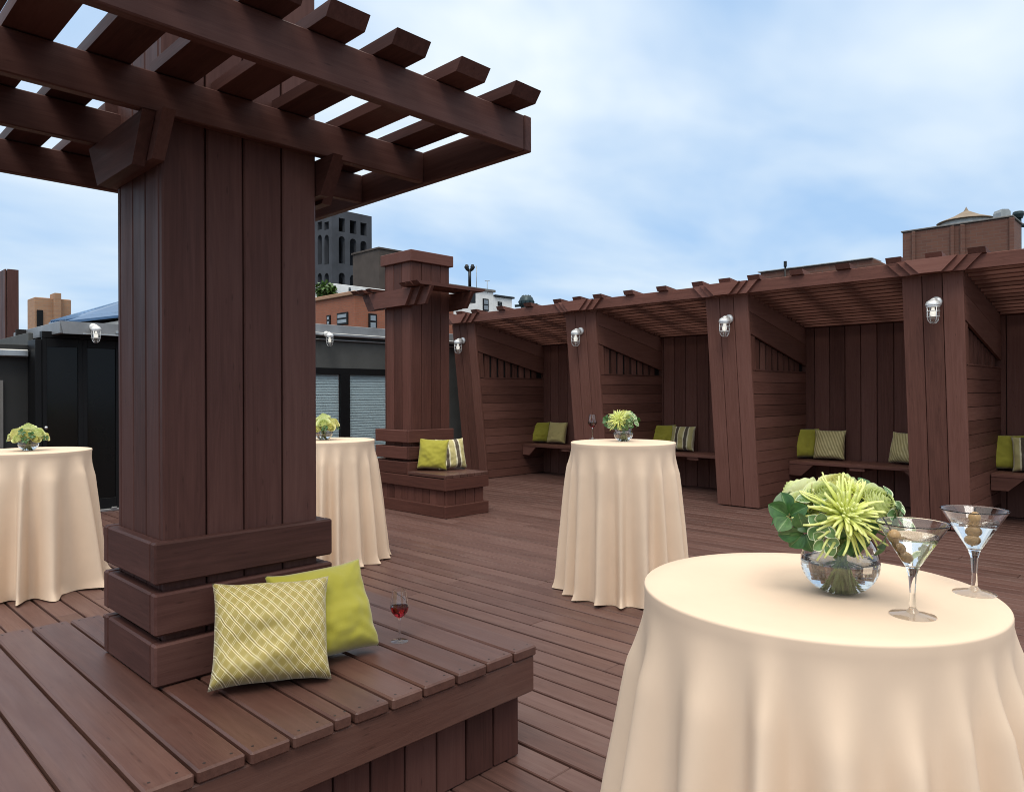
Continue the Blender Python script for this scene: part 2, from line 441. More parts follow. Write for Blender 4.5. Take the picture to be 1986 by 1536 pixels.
def ring(X0, X1, Y0, Y1, z0, z1, o, M, th=.045):
    b = MB(); j = .004
    b.box((X0 - o, Y0 - o, z0), (X1 + o - .0, Y0 - o + th, z1), 0, .007, M)
    b.box((X0 - o, Y1 + o - th, z0), (X1 + o, Y1 + o, z1), 0, .007, M)
    b.box((X0 - o + .001, Y0 - o + th + .001, z0 + .001), (X0 - o + th, Y1 + o - th - .001, z1 - .001), 1, .007, M)
    b.box((X1 + o - th, Y0 - o + th + .001, z0 + .001), (X1 + o - .001, Y1 + o - th - .001, z1 - .001), 1, .007, M)
    return b
for z0 in (.453, .623, .795):
    ring(PX0, PX1, PY0, PY1 - .012, z0, z0 + .142, .044, Mn).build('ring_band', W_PILLAR, near)
# pergola beams (along X), end beams (along Y)
beam_y = (1.935, 2.548, 3.025, 3.655); ZB0, ZB1 = 2.372, 2.506; BE0, BE1 = .405, 2.040
for yb in beam_y:
    b = MB(); b.box((BE0, yb - .02, ZB0 + rnd(-.002, .002)), (BE1, yb + .02, ZB1), 0, .004, Mn); b.build('beam', W_PILLAR, near)
for xe in (BE0 - .041, BE1 + .001):
    b = MB(); b.box((xe, 1.913, ZB0 - .002), (xe + .04, 3.677, ZB1 + .002), 1, .004, Mn); b.build('end_beam', W_PILLAR, near)
# flat rafters along Y, cut round the shaft
rx = (.48, .70, .905, 1.115, 1.345, 1.608, 1.868)
for xr in rx:
    b = MB(); w = .132
    segs = [(1.79, PY0 - .006, 1, 0), (PY1 + .006, 3.80, 0, 1)] if (xr + w > PX0 and xr < PX1) else [(1.79, 3.80, 1, 1)]
    z0, z1 = ZB1 + .004, ZB1 + .044
    for (a, c, ca, cc) in segs:
        b.prism([(a + (.03 if ca else 0), z0), (c - (.03 if cc else 0), z0), (c, z1), (a, z1)], 0, xr, xr + w, 1, Mn)
    b.build('rafter', W_PILLAR, near)
# side corbels carrying the beams (two laminated boards each side)
for s_ in (-1, 1):
    xf = PX0 if s_ < 0 else PX1
    for k, (ya, yb, z0) in enumerate(((2.455, 3.14, 2.225), (2.515, 3.08, 2.21))):
        b = MB(); x0, x1 = sorted((xf + s_ * (.002 + .043 * k), xf + s_ * (.043 + .043 * k)))
        b.prism([(ya + .10, z0), (yb - .10, z0), (yb, ZB0 - .004), (ya, ZB0 - .004)], 0, x0, x1, 1, Mn)
        b.build('corbel', W_PILLAR, near)
b = MB()
b.box((PX0 - .05, PY0 - .05, ZP + .004), (PX1 + .05, PY1 + .05, ZP + .15), 0, .006, Mn); b.build('cap', W_PILLAR, near)
# bench
bench = empty('bench'); bench.parent = near
edges = [BX0, .506, .644, .779, .922, 1.050, 1.193, 1.262, 1.400, 1.536, 1.685, 1.832, 1.976, BX1]
for a, c in zip(edges, edges[1:]):
    b = MB(); gp = rnd(.0042, .0062); z0 = BZ - .038; zj = rnd(-.0012, .0012)
    parts = [(BY0 + rnd(-.006, .006), BY1 + rnd(-.006, .006))]
    for (y0, y1) in parts: b.box((a + gp, y0, z0), (c - gp, y1, BZ + zj), 1, .006, Mn)
    for yy in (BY0 + .03, BY1 - .03):
        for fx in (.25, .75):
            q = a + (c - a) * fx + rnd(-.006, .006)
            b.lathe([(0, 0), (.0042, 0), (.0042, .0006), (0, .0006)], 8, Mn @ Matrix.Translation((q, yy + rnd(-.006, .006), BZ + zj + .0002)), 1)
    b.build('seat_plank', [W_BENCH, M_SCREW], bench)
ins = .012; fz0, fz1 = .272, BZ - .0385
for lo, hi, axn in (((BX0 + ins, BY0 + ins, fz0), (BX1 - ins, BY0 + ins + .04, fz1), 0), ((BX0 + ins, BY1 - ins - .04, fz0), (BX1 - ins, BY1 - ins, fz1), 0),
                    ((BX0 + ins, BY0 + ins + .0405, fz0), (BX0 + ins + .04, BY1 - ins - .0405, fz1), 1), ((BX1 - ins - .04, BY0 + ins + .0405, fz0), (BX1 - ins, BY1 - ins - .0405, fz1), 1)):
    b = MB(); b.box(lo, hi, axn, .005, Mn); b.build('fascia', W_BENCH, bench)
b = MB(); q = .085; qx = .022
b.box((BX0 + qx + .03, BY0 + q + .03, .001), (BX1 - qx - .03, BY1 - q - .03, .40), 2, .002, Mn, 1)
def cladrow(b, a0, a1, w, fn):
    n = max(1, round((a1 - a0) / w)); e = [a0 + (a1 - a0) * i / n for i in range(n + 1)]
    for i in range(n): fn(e[i] + .004, e[i + 1] - .004)
cladrow(b, BX0 + qx, BX1 - qx, .142, lambda a, c: b.box((a, BY0 + q, .003), (c, BY0 + q + .028, .40), 2, .004, Mn))
cladrow(b, BX0 + qx, BX1 - qx, .142, lambda a, c: b.box((a, BY1 - q - .028, .003), (c, BY1 - q, .40), 2, .004, Mn))
cladrow(b, BY0 + q + .03, BY1 - q - .03, .142, lambda a, c: b.box((BX1 - qx - .028, a, .003), (BX1 - qx, c, .40), 2, .004, Mn))
cladrow(b, BY0 + q + .03, BY1 - q - .03, .142, lambda a, c: b.box((BX0 + qx, a, .003), (BX0 + qx + .028, c, .40), 2, .004, Mn))
b.build('base_box', [W_PILLAR, M_DARK], bench)
tag(near, 'large dark brown timber pillar with slatted pergola top and bench around its foot, nearest the camera', 'pillar', 'pergola pillars')

# ------------------------------------------------------------------ far pillar
fp = empty('pergola_pillar', (5.9, 7.4, 0)); Mf = T(fp)
FX0, FX1, FY0, FY1 = 5.58, 6.195, 7.16, 7.72
shaft(FX0, FX1, FY0, FY1, .455, 3.09, 4, 3, Mf).build('shaft', [W_FAR, M_DARK], fp)
for z0 in (.452, .637, .842):
    ring(FX0 - .06, FX1 - .03, FY0 - .02, FY1 + .03, z0, z0 + .155, .045, Mf).build('ring_band', W_FAR, fp)
b = MB(); b.box((FX0 - .04, FY0 - .04, 3.085), (FX1 + .04, FY1 + .04, 3.225), 0, .006, Mf); b.build('cap', W_FAR, fp)
for s_ in (-1, 1):
    xf = FX0 if s_ < 0 else FX1
    for k, (ya, yb) in enumerate(((6.72, 8.16), (6.88, 8.0), (7.0, 7.9))):
        x0, x1 = sorted((xf + s_ * (.003 + .042 * k), xf + s_ * (.043 + .042 * k)))
        b = MB(); b.prism([(ya + .13, 2.53), (yb - .13, 2.53), (yb, 2.735), (ya, 2.735)], 0, x0, x1, 1, Mf); b.build('corbel', W_FAR, fp)
for y0 in (6.76, 6.90, 7.0, 7.74, 7.90, 8.04):
    b = MB(); b.prism([(5.40, 2.745), (6.42, 2.745), (6.47, 2.785), (5.35, 2.785)], 1, y0, y0 + .09 if y0 in (6.90, 7.74) else y0 + .12, 0, Mf); b.build('rafter', W_FAR, fp)
fb = empty('bench'); fb.parent = fp
x0, x1, y0, y1 = 5.448, 6.135, 6.372, 7.86
for i in range(6):
    a = x0 + (x1 - x0) * i / 6; c = x0 + (x1 - x0) * (i + 1) / 6
    b = MB(); b.box((a + .003, y0, .462), (c - .003, FY0 - .078, .50), 1, .004, Mf); b.build('seat_plank', W_BENCH, fb)
b = MB()
for lo, hi, axn in (((x0, y0 - .001, .32), (x1, y0 + .035, .461), 0), ((x0 - .001, y0 + .036, .32), (x0 + .035, y1, .451), 1), ((x1 - .035, y0 + .036, .32), (x1 + .001, y1, .451), 1)): b.box(lo, hi, axn, .004, Mf)
b.build('fascia', W_FAR, fb)
b = MB(); q = .045; b.box((x0 + q + .03, y0 + q + .03, 0.001), (x1 - q - .03, y1 - .03, .44), 2, .002, Mf, 1)
cladrow(b, x0 + q, x1 - q, .14, lambda a, c: b.box((a, y0 + q, .1), (c, y0 + q + .028, .33), 2, .003, Mf))
cladrow(b, y0 + q + .03, y1 - .03, .14, lambda a, c: b.box((x0 + q, a, .1), (x0 + q + .028, c, .33), 2, .003, Mf))
cladrow(b, y0 + q + .03, y1 - .03, .14, lambda a, c: b.box((x1 - q - .028, a, .1), (x1 - q, c, .33), 2, .003, Mf))
b.build('base_box', [W_FAR, M_DARK], fb)
b = MB()
for lo, hi, axn in (((x0, y0, .002), (x1, y0 + .04, .142), 0), ((x0, y0 + .041, .002), (x0 + .04, y1, .142), 1), ((x1 - .04, y0 + .041, .002), (x1, y1, .142), 1)): b.box(lo, hi, axn, .004, Mf)
b.build('skirting', W_FAR, fb)
tag(fp, 'smaller brown timber pillar with square cap and low corner bench, standing left of the cabanas', 'pillar', 'pergola pillars')

# ------------------------------------------------------------------ cabana row
cab = empty('cabana_row', (9.2, 4.5, 0)); Mc = T(cab)
XB = 10.0
def xf(z): return 8.555 - (8.555 - 8.262) * z / 2.63
def ztop(x): return 2.62 - (x - 8.28) * (2.62 - 2.315) / (10.0 - 8.28)
posts = [(8.92, 9.48), (6.385, 6.94), (4.075, 4.633), (1.81, 2.365), (-.47, .09)]
for pi_, (ya, yb) in enumerate(posts):
    ang = math.atan2(xf(0) - xf(2.63), 2.63); Ln = math.hypot(2.63, xf(0) - xf(2.63))
    ML = Mc @ Matrix.Translation((xf(0), 0, 0)) @ Matrix.Rotation(-ang, 4, 'Y')
    b = MB(); w = (yb - ya) / 3
    for k in range(3):
        b.box((rnd(-.0015, .0015), ya + w * k + (.003 if k else 0), .012), (.038, ya + w * (k + 1) - (.003 if k < 2 else 0), Ln), 2, .005, ML)
    b.box((.04, ya + .03, .02), (.12, yb - .03, Ln - .02), 2, .002, ML, 1)
    b.build('post', [W_CAB, M_DARK], cab)
    b = MB(); b.prism([(xf(.02) + .13, .02), (XB, .02), (XB, 2.30), (xf(2.58) + .13, 2.56)], 1, ya + .06, yb - .06, 0, Mc, 1)
    b.prism([(8.27, 2.625), (XB + .09, 2.312), (XB + .09, 2.47), (8.27, 2.785)], 1, ya + .004, yb - .004, 0, Mc); b.build('core', [W_CAB, M_DARK], cab)
    for s_ in (-1, 1):   # the two clad faces of the divider
        yf = ya if s_ < 0 else yb
        y0, y1 = sorted((yf - s_ * .002, yf - s_ * .024))
        sw = empty('side_wall'); sw.parent = cab
        b = MB(); zz = .01; n = 12; hgt = (1.715 - .01) / n
        for k in range(n):
            z0, z1 = zz + k * hgt, zz + (k + 1) * hgt - .006
            b.prism([(xf(z0) + .041, z0), (XB, z0), (XB, z1), (xf(z1) + .041, z1)], 1, y0 + rnd(-.002, .002), y1, 0, Mc)
        b.prism([(xf(.02) + .13, .02), (XB, .02), (XB, 1.70), (xf(1.7) + .13, 1.70)], 1, *sorted((yf - s_ * .026, yf - s_ * .04)), 0, Mc, 1)
        b.build('siding', [W_CAB, M_DARK], sw)
        b = MB()
        zl = lambda x: 2.164 - (x - 8.296) * (2.164 - 1.80) / (10.02 - 8.296)
        x0h = xf(2.16) + .043
        b.prism([(xf(zl(8.33)) + .041, zl(8.33)), (XB, zl(XB)), (XB, zl(XB) + .29), (xf(2.44) + .041, zl(8.3) + .255)], 1, *sorted((yf + s_ * .006, yf - s_ * .024)), 0, Mc)
        b.prism([(xf(2.43) + .041, zl(8.3) + .262), (XB, zl(XB) + .296), (XB, ztop(XB)), (xf(2.61) + .041, ztop(8.31))], 1, *sorted((yf + s_ * .004, yf - s_ * .024)), 0, Mc)
        b.build('header', W_CAB, sw)
        b = MB(); xs = xf(1.72) + .06
        b.prism([(xf(1.72) + .041, 1.718), (xs + .07, 1.718), (xs + .04, zl(8.44) - .004), (xf(2.1) + .041, zl(8.37) - .004)], 1, y0, y1, 2, Mc)
        xx = xs + .105
        while xx < XB - .12:
            b.prism([(xx, 1.719), (xx + .115, 1.719), (xx + .115, zl(xx + .115) - .003), (xx, zl(xx) - .003)], 1, *sorted((yf - s_ * .03, yf - s_ * .05)), 2, Mc)
            xx += .17
        b.prism([(xs + .05, 1.712), (XB, 1.712), (XB, 1.727), (xs + .05, 1.727)], 1, *sorted((yf + s_ * .004, yf - s_ * .05)), 0, Mc)
        b.build('vent_slats', W_CAB, sw)
# back wall
b = MB(); y = -.44
while y < 9.45:
    y1 = min(y + .2, 9.45)
    b.box((XB + .003, y + .004, .001), (XB + .03, y1 - .004, 2.325), 2, .005, Mc)
    y = y1
b.box((XB + .032, -.46, .0012), (XB + .10, 9.47, 2.405), 2, .002, Mc, 1)
b.box((XB - .03, -.46, 2.328), (XB + .028, 9.47, 2.41), 1, .004, Mc)
b.build('back_wall', [W_CAB, M_DARK], cab)
# ceiling slats, roof sheet, fascia, rafters per bay
sl = math.atan2(2.62 - 2.315, 1.72)
for (pa, pb) in zip(posts[1:], posts):
    ya, yb = pa[1] + .004, pb[0] - .004
    ce = empty('ceiling'); ce.parent = cab
    for k in range(13):
        xc = 8.33 + k * .135
        Ms = Mc @ Matrix.Translation((xc, 0, ztop(xc) + .068)) @ Matrix.Rotation(.12, 4, 'Y')
        b = MB(); b.box((-.018, ya, -.062), (.018, yb, .062), 1, .004, Ms); b.build('ceiling_slat', W_CAB, ce)
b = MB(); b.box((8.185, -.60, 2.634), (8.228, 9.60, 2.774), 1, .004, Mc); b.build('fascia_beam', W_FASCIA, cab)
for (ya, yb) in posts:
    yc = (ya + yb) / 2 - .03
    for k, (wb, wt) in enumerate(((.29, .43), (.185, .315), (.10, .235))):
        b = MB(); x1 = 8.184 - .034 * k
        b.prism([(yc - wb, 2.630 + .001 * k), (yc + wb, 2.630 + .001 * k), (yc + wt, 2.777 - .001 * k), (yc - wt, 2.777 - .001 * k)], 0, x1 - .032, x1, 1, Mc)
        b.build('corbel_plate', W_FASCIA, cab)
ry = []
for (ya, yb) in posts:
    c = (ya + yb) / 2 - .05
    ry += [c - .37, c, c + .37]
for (pa, pb) in zip(posts[1:], posts):
    a, c = (pa[0] + pa[1]) / 2 - .05 + .37, (pb[0] + pb[1]) / 2 - .05 - .37
    ry += [a + (c - a) / 3, a + (c - a) * 2 / 3]
for y in sorted(ry):
    b = MB(); t = math.tan(sl) * .55
    b.prism([(8.15, 2.779), (10.1, 2.779 - 1.95 * t), (10.1, 2.832 - 1.95 * t), (8.12, 2.832)], 1, y - .075, y + .075, 0, Mc); b.build('rafter', W_CAB, cab)
# benches
for (pa, pb) in zip(posts[1:], posts):
    ya, yb = pa[1] + .008, pb[0] - .008
    be = empty('bench'); be.parent = cab
    b = MB()
    for k in range(4):
        b.box((9.42 + k * .144, ya, .505), (9.42 + (k + 1) * .144 - .005, yb, .545), 1, .004, Mc)
    b.build('seat', W_CAB, be)
    for s_, ye in ((1, ya), (-1, yb)):
        b = MB(); b.prism([(ye, .36), (ye + s_ * .16, .36), (ye + s_ * .31, .503), (ye, .503)], 0, 9.425, 9.465, 1, Mc)
        b.prism([(9.47, .36), (9.9, .36), (9.99, .44), (9.99, .503), (9.47, .503)], 1, *sorted((ye, ye + s_ * .04)), 0, Mc)
        b.build('bracket', W_CAB, be)
    ym = (ya + yb) / 2; b = MB(); b.box((9.44, ym - .09, .462), (9.98, ym + .09, .503), 0, .003, Mc); b.build('support_block', W_CAB, be)
tag(cab, 'row of open brown timber cabanas with leaning posts, slatted roofs and built-in benches', 'cabanas')

# ------------------------------------------------------------------ wall lamps
def make_lamp():
    r = empty('wall_lamp')     # mounted on a wall facing -X; local origin at the mounting point
    b = MB(); b.lathe([(0, 0), (.052, 0), (.055, .006), (.05, .018), (.03, .028), (0, .028)], 24, Matrix.Rotation(-PI / 2, 4, 'Y'))
    b.tube([(-.02, 0, 0), (-.06, 0, .008), (-.095, 0, .004), (-.118, 0, -.018)], [.026, .027, .032, .04], 14)
    b.build('arm', M_LAMPMET, r)
    b = MB(); MX = Matrix.Translation((-.118, 0, -.03))
    b.lathe([(0, .045), (.03, .042), (.055, .026), (.066, .004), (.068, -.012), (.062, -.016), (.062, -.03), (.056, -.034), (0, -.034)], 28, MX)
    b.build('cap', M_LAMPMET, r)
    b = MB(); b.lathe([(.046, -.034), (.050, -.06), (.050, -.12), (.044, -.152), (.028, -.172), (0, -.178), (0, -.175), (.026, -.169), (.042, -.15), (.047, -.12), (.047, -.06), (.043, -.034)], 24, MX)
    b.build('glass_jar', G_GLASS, r)
    b = MB(); b.lathe([(0, -.036), (.013, -.036), (.014, -.05), (.026, -.075), (.028, -.095), (.02, -.118), (0, -.124)], 18, MX); b.build('bulb', M_BULB, r)
    b = MB()
    for k in range(4):
        a = PI / 4 + k * PI / 2; c, s = math.cos(a), math.sin(a)
        b.tube([(.058 * c, .058 * s, -.02), (.058 * c, .058 * s, -.12), (.05 * c, .05 * s, -.16), (.03 * c, .03 * s, -.185), (0, 0, -.19)], .0042, 6, MX)
    for z in (-.07, -.125): b.tube([(.058 * math.cos(k * PI / 10), .058 * math.sin(k * PI / 10), z) for k in range(21)], .0036, 6, MX, cap=False)
    b.build('guard', M_LAMPMET, r)
    return r
lamp = make_lamp(); GL = 'marine wall lamps'
names = ['white caged wall lamp on the cabana post nearest the right edge', 'white caged wall lamp on the post left of the rippled gold pillows',
         'white caged wall lamp on the cabana post above the wine glass', 'white caged wall lamp on the farthest cabana post, beside the smaller pillar']
spots = [(2.087, 3), (4.36, 2), (6.70, 1), (9.26, 0)]
for i, ((y, k), nm) in enumerate(zip(spots, names)):
    o = lamp if i == 0 else copy_tree(lamp)
    z = 2.352; o.scale = (1.02,) * 3; o.location = (xf(z) - .0015, y - .035, z); tag(o, nm, 'wall lamp', GL)

# ------------------------------------------------------------------ dark rooftop house
YW = 9.95
hs = empty('rooftop_house', (5, YW, 0)); Mh = T(hs)
b = MB()
wx0, wx1, wz0, wz1 = 5.55, 7.35, .33, 1.855
b.box((3.16, YW, .0), (wx0, YW + .2, 2.5), 0, .004, Mh); b.box((wx1, YW, 0), (9.99, YW + .2, 2.5), 0, .004, Mh)
b.box((wx0 + .001, YW + .001, wz1), (wx1 - .001, YW + .2, 2.5), 0, .003, Mh); b.box((wx0 + .001, YW + .001, 0), (wx1 - .001, YW + .2, wz0), 0, .003, Mh)
w0 = MB(); w0.box((-1.2, YW + .35, 0), (2.26, YW + .5, 2.05), 0, .004, Mh); w0.build('side_wall', M_HDARK, hs)
b.box((2.21, YW + .35, 2.0), (2.26, YW + 4, 2.2), 0, .004, Mh)
b.box((3.16, YW + .21, .0), (3.3, YW + 4, 2.5), 0, .004, Mh)
b.build('wall', M_HWALL, hs)
b = MB(); b.box((wx0 + .002, YW + 3, .01), (wx1, YW + 3.05, 2.4), 0, .002, Mh); b.box((3.3, YW + .2, 2.44), (9.9, YW + 4, 2.49), 0, .002, Mh); b.box((2.26, YW + 1.2, 0), (3.16, YW + 1.25, 2.3), 0, .002, Mh)
b.build('interior', M_DARK, hs)
wn = None
b = MB()
fr = [((wx0, wz1 - .10), (wx1, wz1)), ((wx0, wz0), (wx1, wz0 + .05)), ((6.33, wz0 + .05), (6.50, wz1 - .10)), ((wx0, wz0 + .05), (wx0 + .06, wz1 - .1)), ((wx1 - .05, wz0 + .05), (wx1, wz1 - .1))]
for (a, c) in fr: b.box((a[0], YW - .018, a[1]), (c[0], YW + .05, c[1]), 0, .003, Mh)
wn = b.build('window', M_HBLACK, hs)
for (a, c) in ((wx0 + .06, 6.33), (6.50, wx1 - .05)):
    b = MB(); b.box((a, YW + .004, wz0 + .05), (c, YW + .008, wz1 - .1), 0, .001, Mh); b.build('pane', M_WIN, wn)
    b = MB(); z = wz0 + .06
    while z < wz1 - .12:
        b.prism([(YW + .028, z), (YW + .031, z - .002), (YW + .041, z + .044), (YW + .038, z + .046)], 0, a + .01, c - .01, 0, Mh); z += .042
    b.build('blind', M_BLIND, wn)
# gutter and parapet over the long wall
b = MB(); b.box((3.4, YW - .10, 2.345), (9.95, YW - .002, 2.395), 0, .012, Mh); b.box((3.4, YW - .05, 2.285), (9.95, YW - .003, 2.30), 0, .003, Mh); b.build('gutter', M_ALU, hs)
b = MB(); b.box((3.35, YW - .02, 2.402), (9.95, YW + .04, 2.53), 0, .004, Mh); b.box((3.35, YW + .041, 2.502), (9.95, YW + 4, 2.52), 0, .004, Mh); b.build('parapet', M_GREY, hs)
# glass doors under the eave
for a, c in ((2.27, 2.70), (2.70, 3.12)):
    b = MB()
    for lo, hi in (((a, .02), (a + .05, 2.12)), ((c - .05, .02), (c, 2.12)), ((a + .05, .02), (c - .05, .16)), ((a + .05, 2.02), (c - .05, 2.12))): b.box((lo[0], YW - .01, lo[1]), (hi[0], YW + .04, hi[1]), 2, .003, Mh)
    dr = b.build('door', M_HBLACK, hs)
    b = MB(); b.box((a + .05, YW + .012, .16), (c - .05, YW + .022, 2.02), 2, .001, Mh); b.build('pane', M_DARKGLASS, dr)
    if a < 2.5:
        b = MB(); b.sphere((a + .03, YW - .05, 1.06), .022, 14, Mh); b.tube([(a + .03, YW - .012, 1.06), (a + .03, YW - .04, 1.06)], .009, 8, Mh); b.build('knob', M_SILVER, dr)
b = MB(); b.box((2.2, YW - .06, 0.002), (3.16, YW - .011, .03), 0, .003, Mh); b.box((3.0, YW - .075, .03), (3.06, YW - .03, .05), 0, .003, Mh); b.build('threshold', M_ALU, hs)
b = MB(); b.box((2.2, YW - .02, .002), (2.265, YW + .34, 2.1), 2, .003, Mh); b.box((2.27, YW - .012, 2.125), (3.14, YW + .1, 2.2), 0, .003, Mh); b.build('door_frame', M_HBLACK, hs)
# eave with box gutter, sloping blue roof, gable cladding
ev = .38
b = MB(); b.prism([(2.40, 2.155), (3.6, 2.155), (3.6, 2.30), (2.37, 2.30)], 1, YW - ev, YW - ev + .03, 0, Mh)
b.box((2.37, YW - ev + .031, 2.16), (2.43, YW + 1.9, 2.30), 1, .004, Mh)
b.build('eave_gutter', M_GREY, hs)
b = MB(); b.box((2.95, YW - ev - .012, 2.185), (3.62, YW - ev - .002, 2.215), 0, .003, Mh); b.box((2.6, YW - ev - .012, 2.155), (3.62, YW - ev - .002, 2.17), 0, .003, Mh); b.build('drip_edge', M_ALU, hs)
b = MB(); b.box((2.43, YW - ev + .031, 2.20), (3.6, YW + 1.9, 2.22), 0, .003, Mh); b.build('soffit', M_HBLACK, hs)
A, Bq, Cq, Dq = (2.46, YW - ev + .03, 2.31), (3.75, YW - ev + .03, 2.56), (4.3, YW + 1.5, 3.10), (2.60, YW + 1.1, 2.40)
b = MB(); vs = [A, Bq, Cq, Dq] + [(p[0], p[1], p[2] - .03) for p in (A, Bq, Cq, Dq)]
b.add(vs, [[0, 1, 2, 3], [4, 5, 6, 7], [0, 1, 5, 4], [1, 2, 6, 5], [2, 3, 7, 6], [3, 0, 4, 7]], vs, .5, 0, False, Mh)
for k in range(1, 8):
    t = k / 8; p = Vector(A).lerp(Vector(Dq), t); q = Vector(Bq).lerp(Vector(Cq), t); b.tube([p + Vector((0, 0, .012)), q + Vector((0, 0, .012))], .016, 6, Mh)
b.build('roof', M_ROOF, hs)
b = MB(); tp = [(p[0] + ax_, p[1] + ay_, p[2] - .035) for p, ax_, ay_ in ((A, .25, .03), (Bq, -.03, .03), (Cq, -.03, -.03), (Dq, .10, -.03))]
vs = tp + [(p[0], p[1], 2.303) for p in tp]
b.add(vs, [[0, 1, 2, 3], [4, 5, 6, 7], [0, 1, 5, 4], [1, 2, 6, 5], [2, 3, 7, 6], [3, 0, 4, 7]], vs, .5, 0, False, Mh); b.build('gable', M_LIGHTPANEL, hs)
b = MB(); b.box((-1.2, YW + .22, 1.90), (2.19, YW + .34, 1.985), 0, .012, Mh); b.build('gutter', M_ALU, hs)
b = MB(); b.box((1.15, YW + .31, .35), (1.95, YW + .349, 1.62), 2, .004, Mh); w2 = b.build('window', M_GREYROOF, hs)
b = MB(); b.box((1.2, YW + .30, .40), (1.9, YW + .308, 1.57), 2, .001, Mh); b.build('pane', M_DARKGLASS, w2)
tag(hs, 'low charcoal rooftop building with black glass doors, pale blinds and blue metal roof', 'building')
for (x, y, z, nm) in ((2.71, YW - ev - .001, 2.245, 'caged wall lamp on the grey eave above the black glass doors'), (6.02, YW - .101, 2.37, 'small caged wall lamp on the house gutter above the blinds')):
    o = copy_tree(lamp); o.location = (x, y, z); o.scale = (.85,) * 3; o.rotation_euler = (0, 0, PI / 2); tag(o, nm, 'wall lamp', GL)

# ------------------------------------------------------------------ tables
def cloth_mesh(R, h, flare, nf, amp, seed, M=420, rows=46, twist=.1):
    rs = random.Random(seed); pk = []
    a = 0
    ws = [rs.uniform(.55, 1.5) for _ in range(nf)]; tot = sum(ws)
    for w in ws: pk.append((a / tot * 2 * PI, (a + w) / tot * 2 * PI, rs.uniform(.45, 1.0), rs.uniform(-1, 1), rs.uniform(.0, .07))); a += w
    vs = []; gs = []; fs = []
    discs = [(0.0, h), (.25, h), (.5, h), (.75, h), (.9, h)]
    ring_i = []
    def fold(th, t):
        th = (th - .0) % (2 * PI)
        for (p0, p1, am, dr, st) in pk:
            if p0 <= th < p1 or (th >= pk[-1][0] and (p0, p1) == pk[-1][:2]):
                s = (th - p0) / (p1 - p0); s = s + .10 * dr * t * math.sin(PI * s)
                v = (.5 - .5 * math.cos(2 * PI * s)); v = v ** (1.0 + .9 * t)
                g_ = max(0, (t - st) / (1 - st)) if st else t
                return am * v * (g_ ** .62) * min(1, g_ / .16) ** .8
        return 0
    rws = []
    for (q, z) in discs: rws.append(('d', q, z))
    for k in range(1, 5): rws.append(('e', k / 4, 0))
    for k in range(1, rows + 1): rws.append(('s', k / rows, 0))
    for (kind, q, z) in rws:
        for i in range(M):
            th = 2 * PI * i / M
            if kind == 'd': r_, zz = R * q * .985, h
            elif kind == 'e': an = q * PI / 2; r_ = R * .985 + R * .015 * math.sin(an) ; zz = h - .006 * (1 - math.cos(an))
            else:
                t = q; hem = .5 + .5 * math.sin(3.1 * th + seed) * math.sin(5.3 * th + 2 * seed)
                zz = h - .006 - t * (h - .006 - (.004 + .028 * hem * fold(th, 1) ))
                th2 = th + twist * .15 * math.sin(2.3 * th + seed) * t
                r_ = R + flare * t ** .9 + amp * fold(th2, min(1, t * 1.04)) - .30 * amp * t ** .62
                if t > .93:
                    u = (t - .93) / .07; r_ += .022 * u * u * (.3 + 1.2 * fold(th, 1) + .7 * math.sin(4 * th + seed) * math.sin(9 * th + seed * 1.7)); zz += .004 * math.sin(17 * th + seed) * u
                r_ += .004 * noise.noise((3 * math.cos(th) + seed, 3 * math.sin(th), 4 * t)) * min(1, t * 5)
            vs.append((r_ * math.cos(th), r_ * math.sin(th), max(zz, .003))); gs.append((th, q, 0))
    for k in range(len(rws) - 1):
        for i in range(M):
            j = (i + 1) % M; fs.append([k * M + i, k * M + j, (k + 1) * M + j, (k + 1) * M + i])
    b = MB(); b.add(vs, fs, gs, .5, 0, True); return b
GT = 'cloth covered cocktail tables'
def table(c, R, h, flare, nf, amp, seed, label, rz=0):
    t = empty('cocktail_table', (c[0], c[1], 0), rz)
    cloth_mesh(R, h, flare, nf, amp, seed).build('tablecloth', M_CLOTH, t, True)
    b = MB(); b.lathe([(0, h - .03), (R - .012, h - .03), (R - .012, h - .004), (0, h - .004)], 40); b.build('tabletop', M_HBLACK, t)
    b = MB(); b.lathe([(0, .002), (.24, .002), (.24, .012), (.035, .03), (.03, h - .031), (0, h - .031)], 24); b.build('pedestal', M_HBLACK, t)
    tag(t, label, 'table', GT); return t
TN = (1.67, .667); HN = .985
table(TN, .38, HN, .10, 19, .16, 4, 'peach cloth covered round table with two martini glasses, nearest the camera', .3)
TF = (4.317, 3.086); HF = 1.085
table(TF, .375, HF, .03, 16, .16, 7, 'peach cloth covered tall table in mid deck with a red wine glass on top', 1.1)
TL = ad(60, 872, 5.45); HL = 1.025
table(TL, .40, HL, .06, 14, .18, 15, 'peach cloth covered table at the left edge before the black doors', 2.0)
TM = ad(640, 853, 6.35); HM = 1.04
table(TM, .385, HM, .07, 15, .18, 23, 'peach cloth covered table half hidden behind the large pillar', .4)

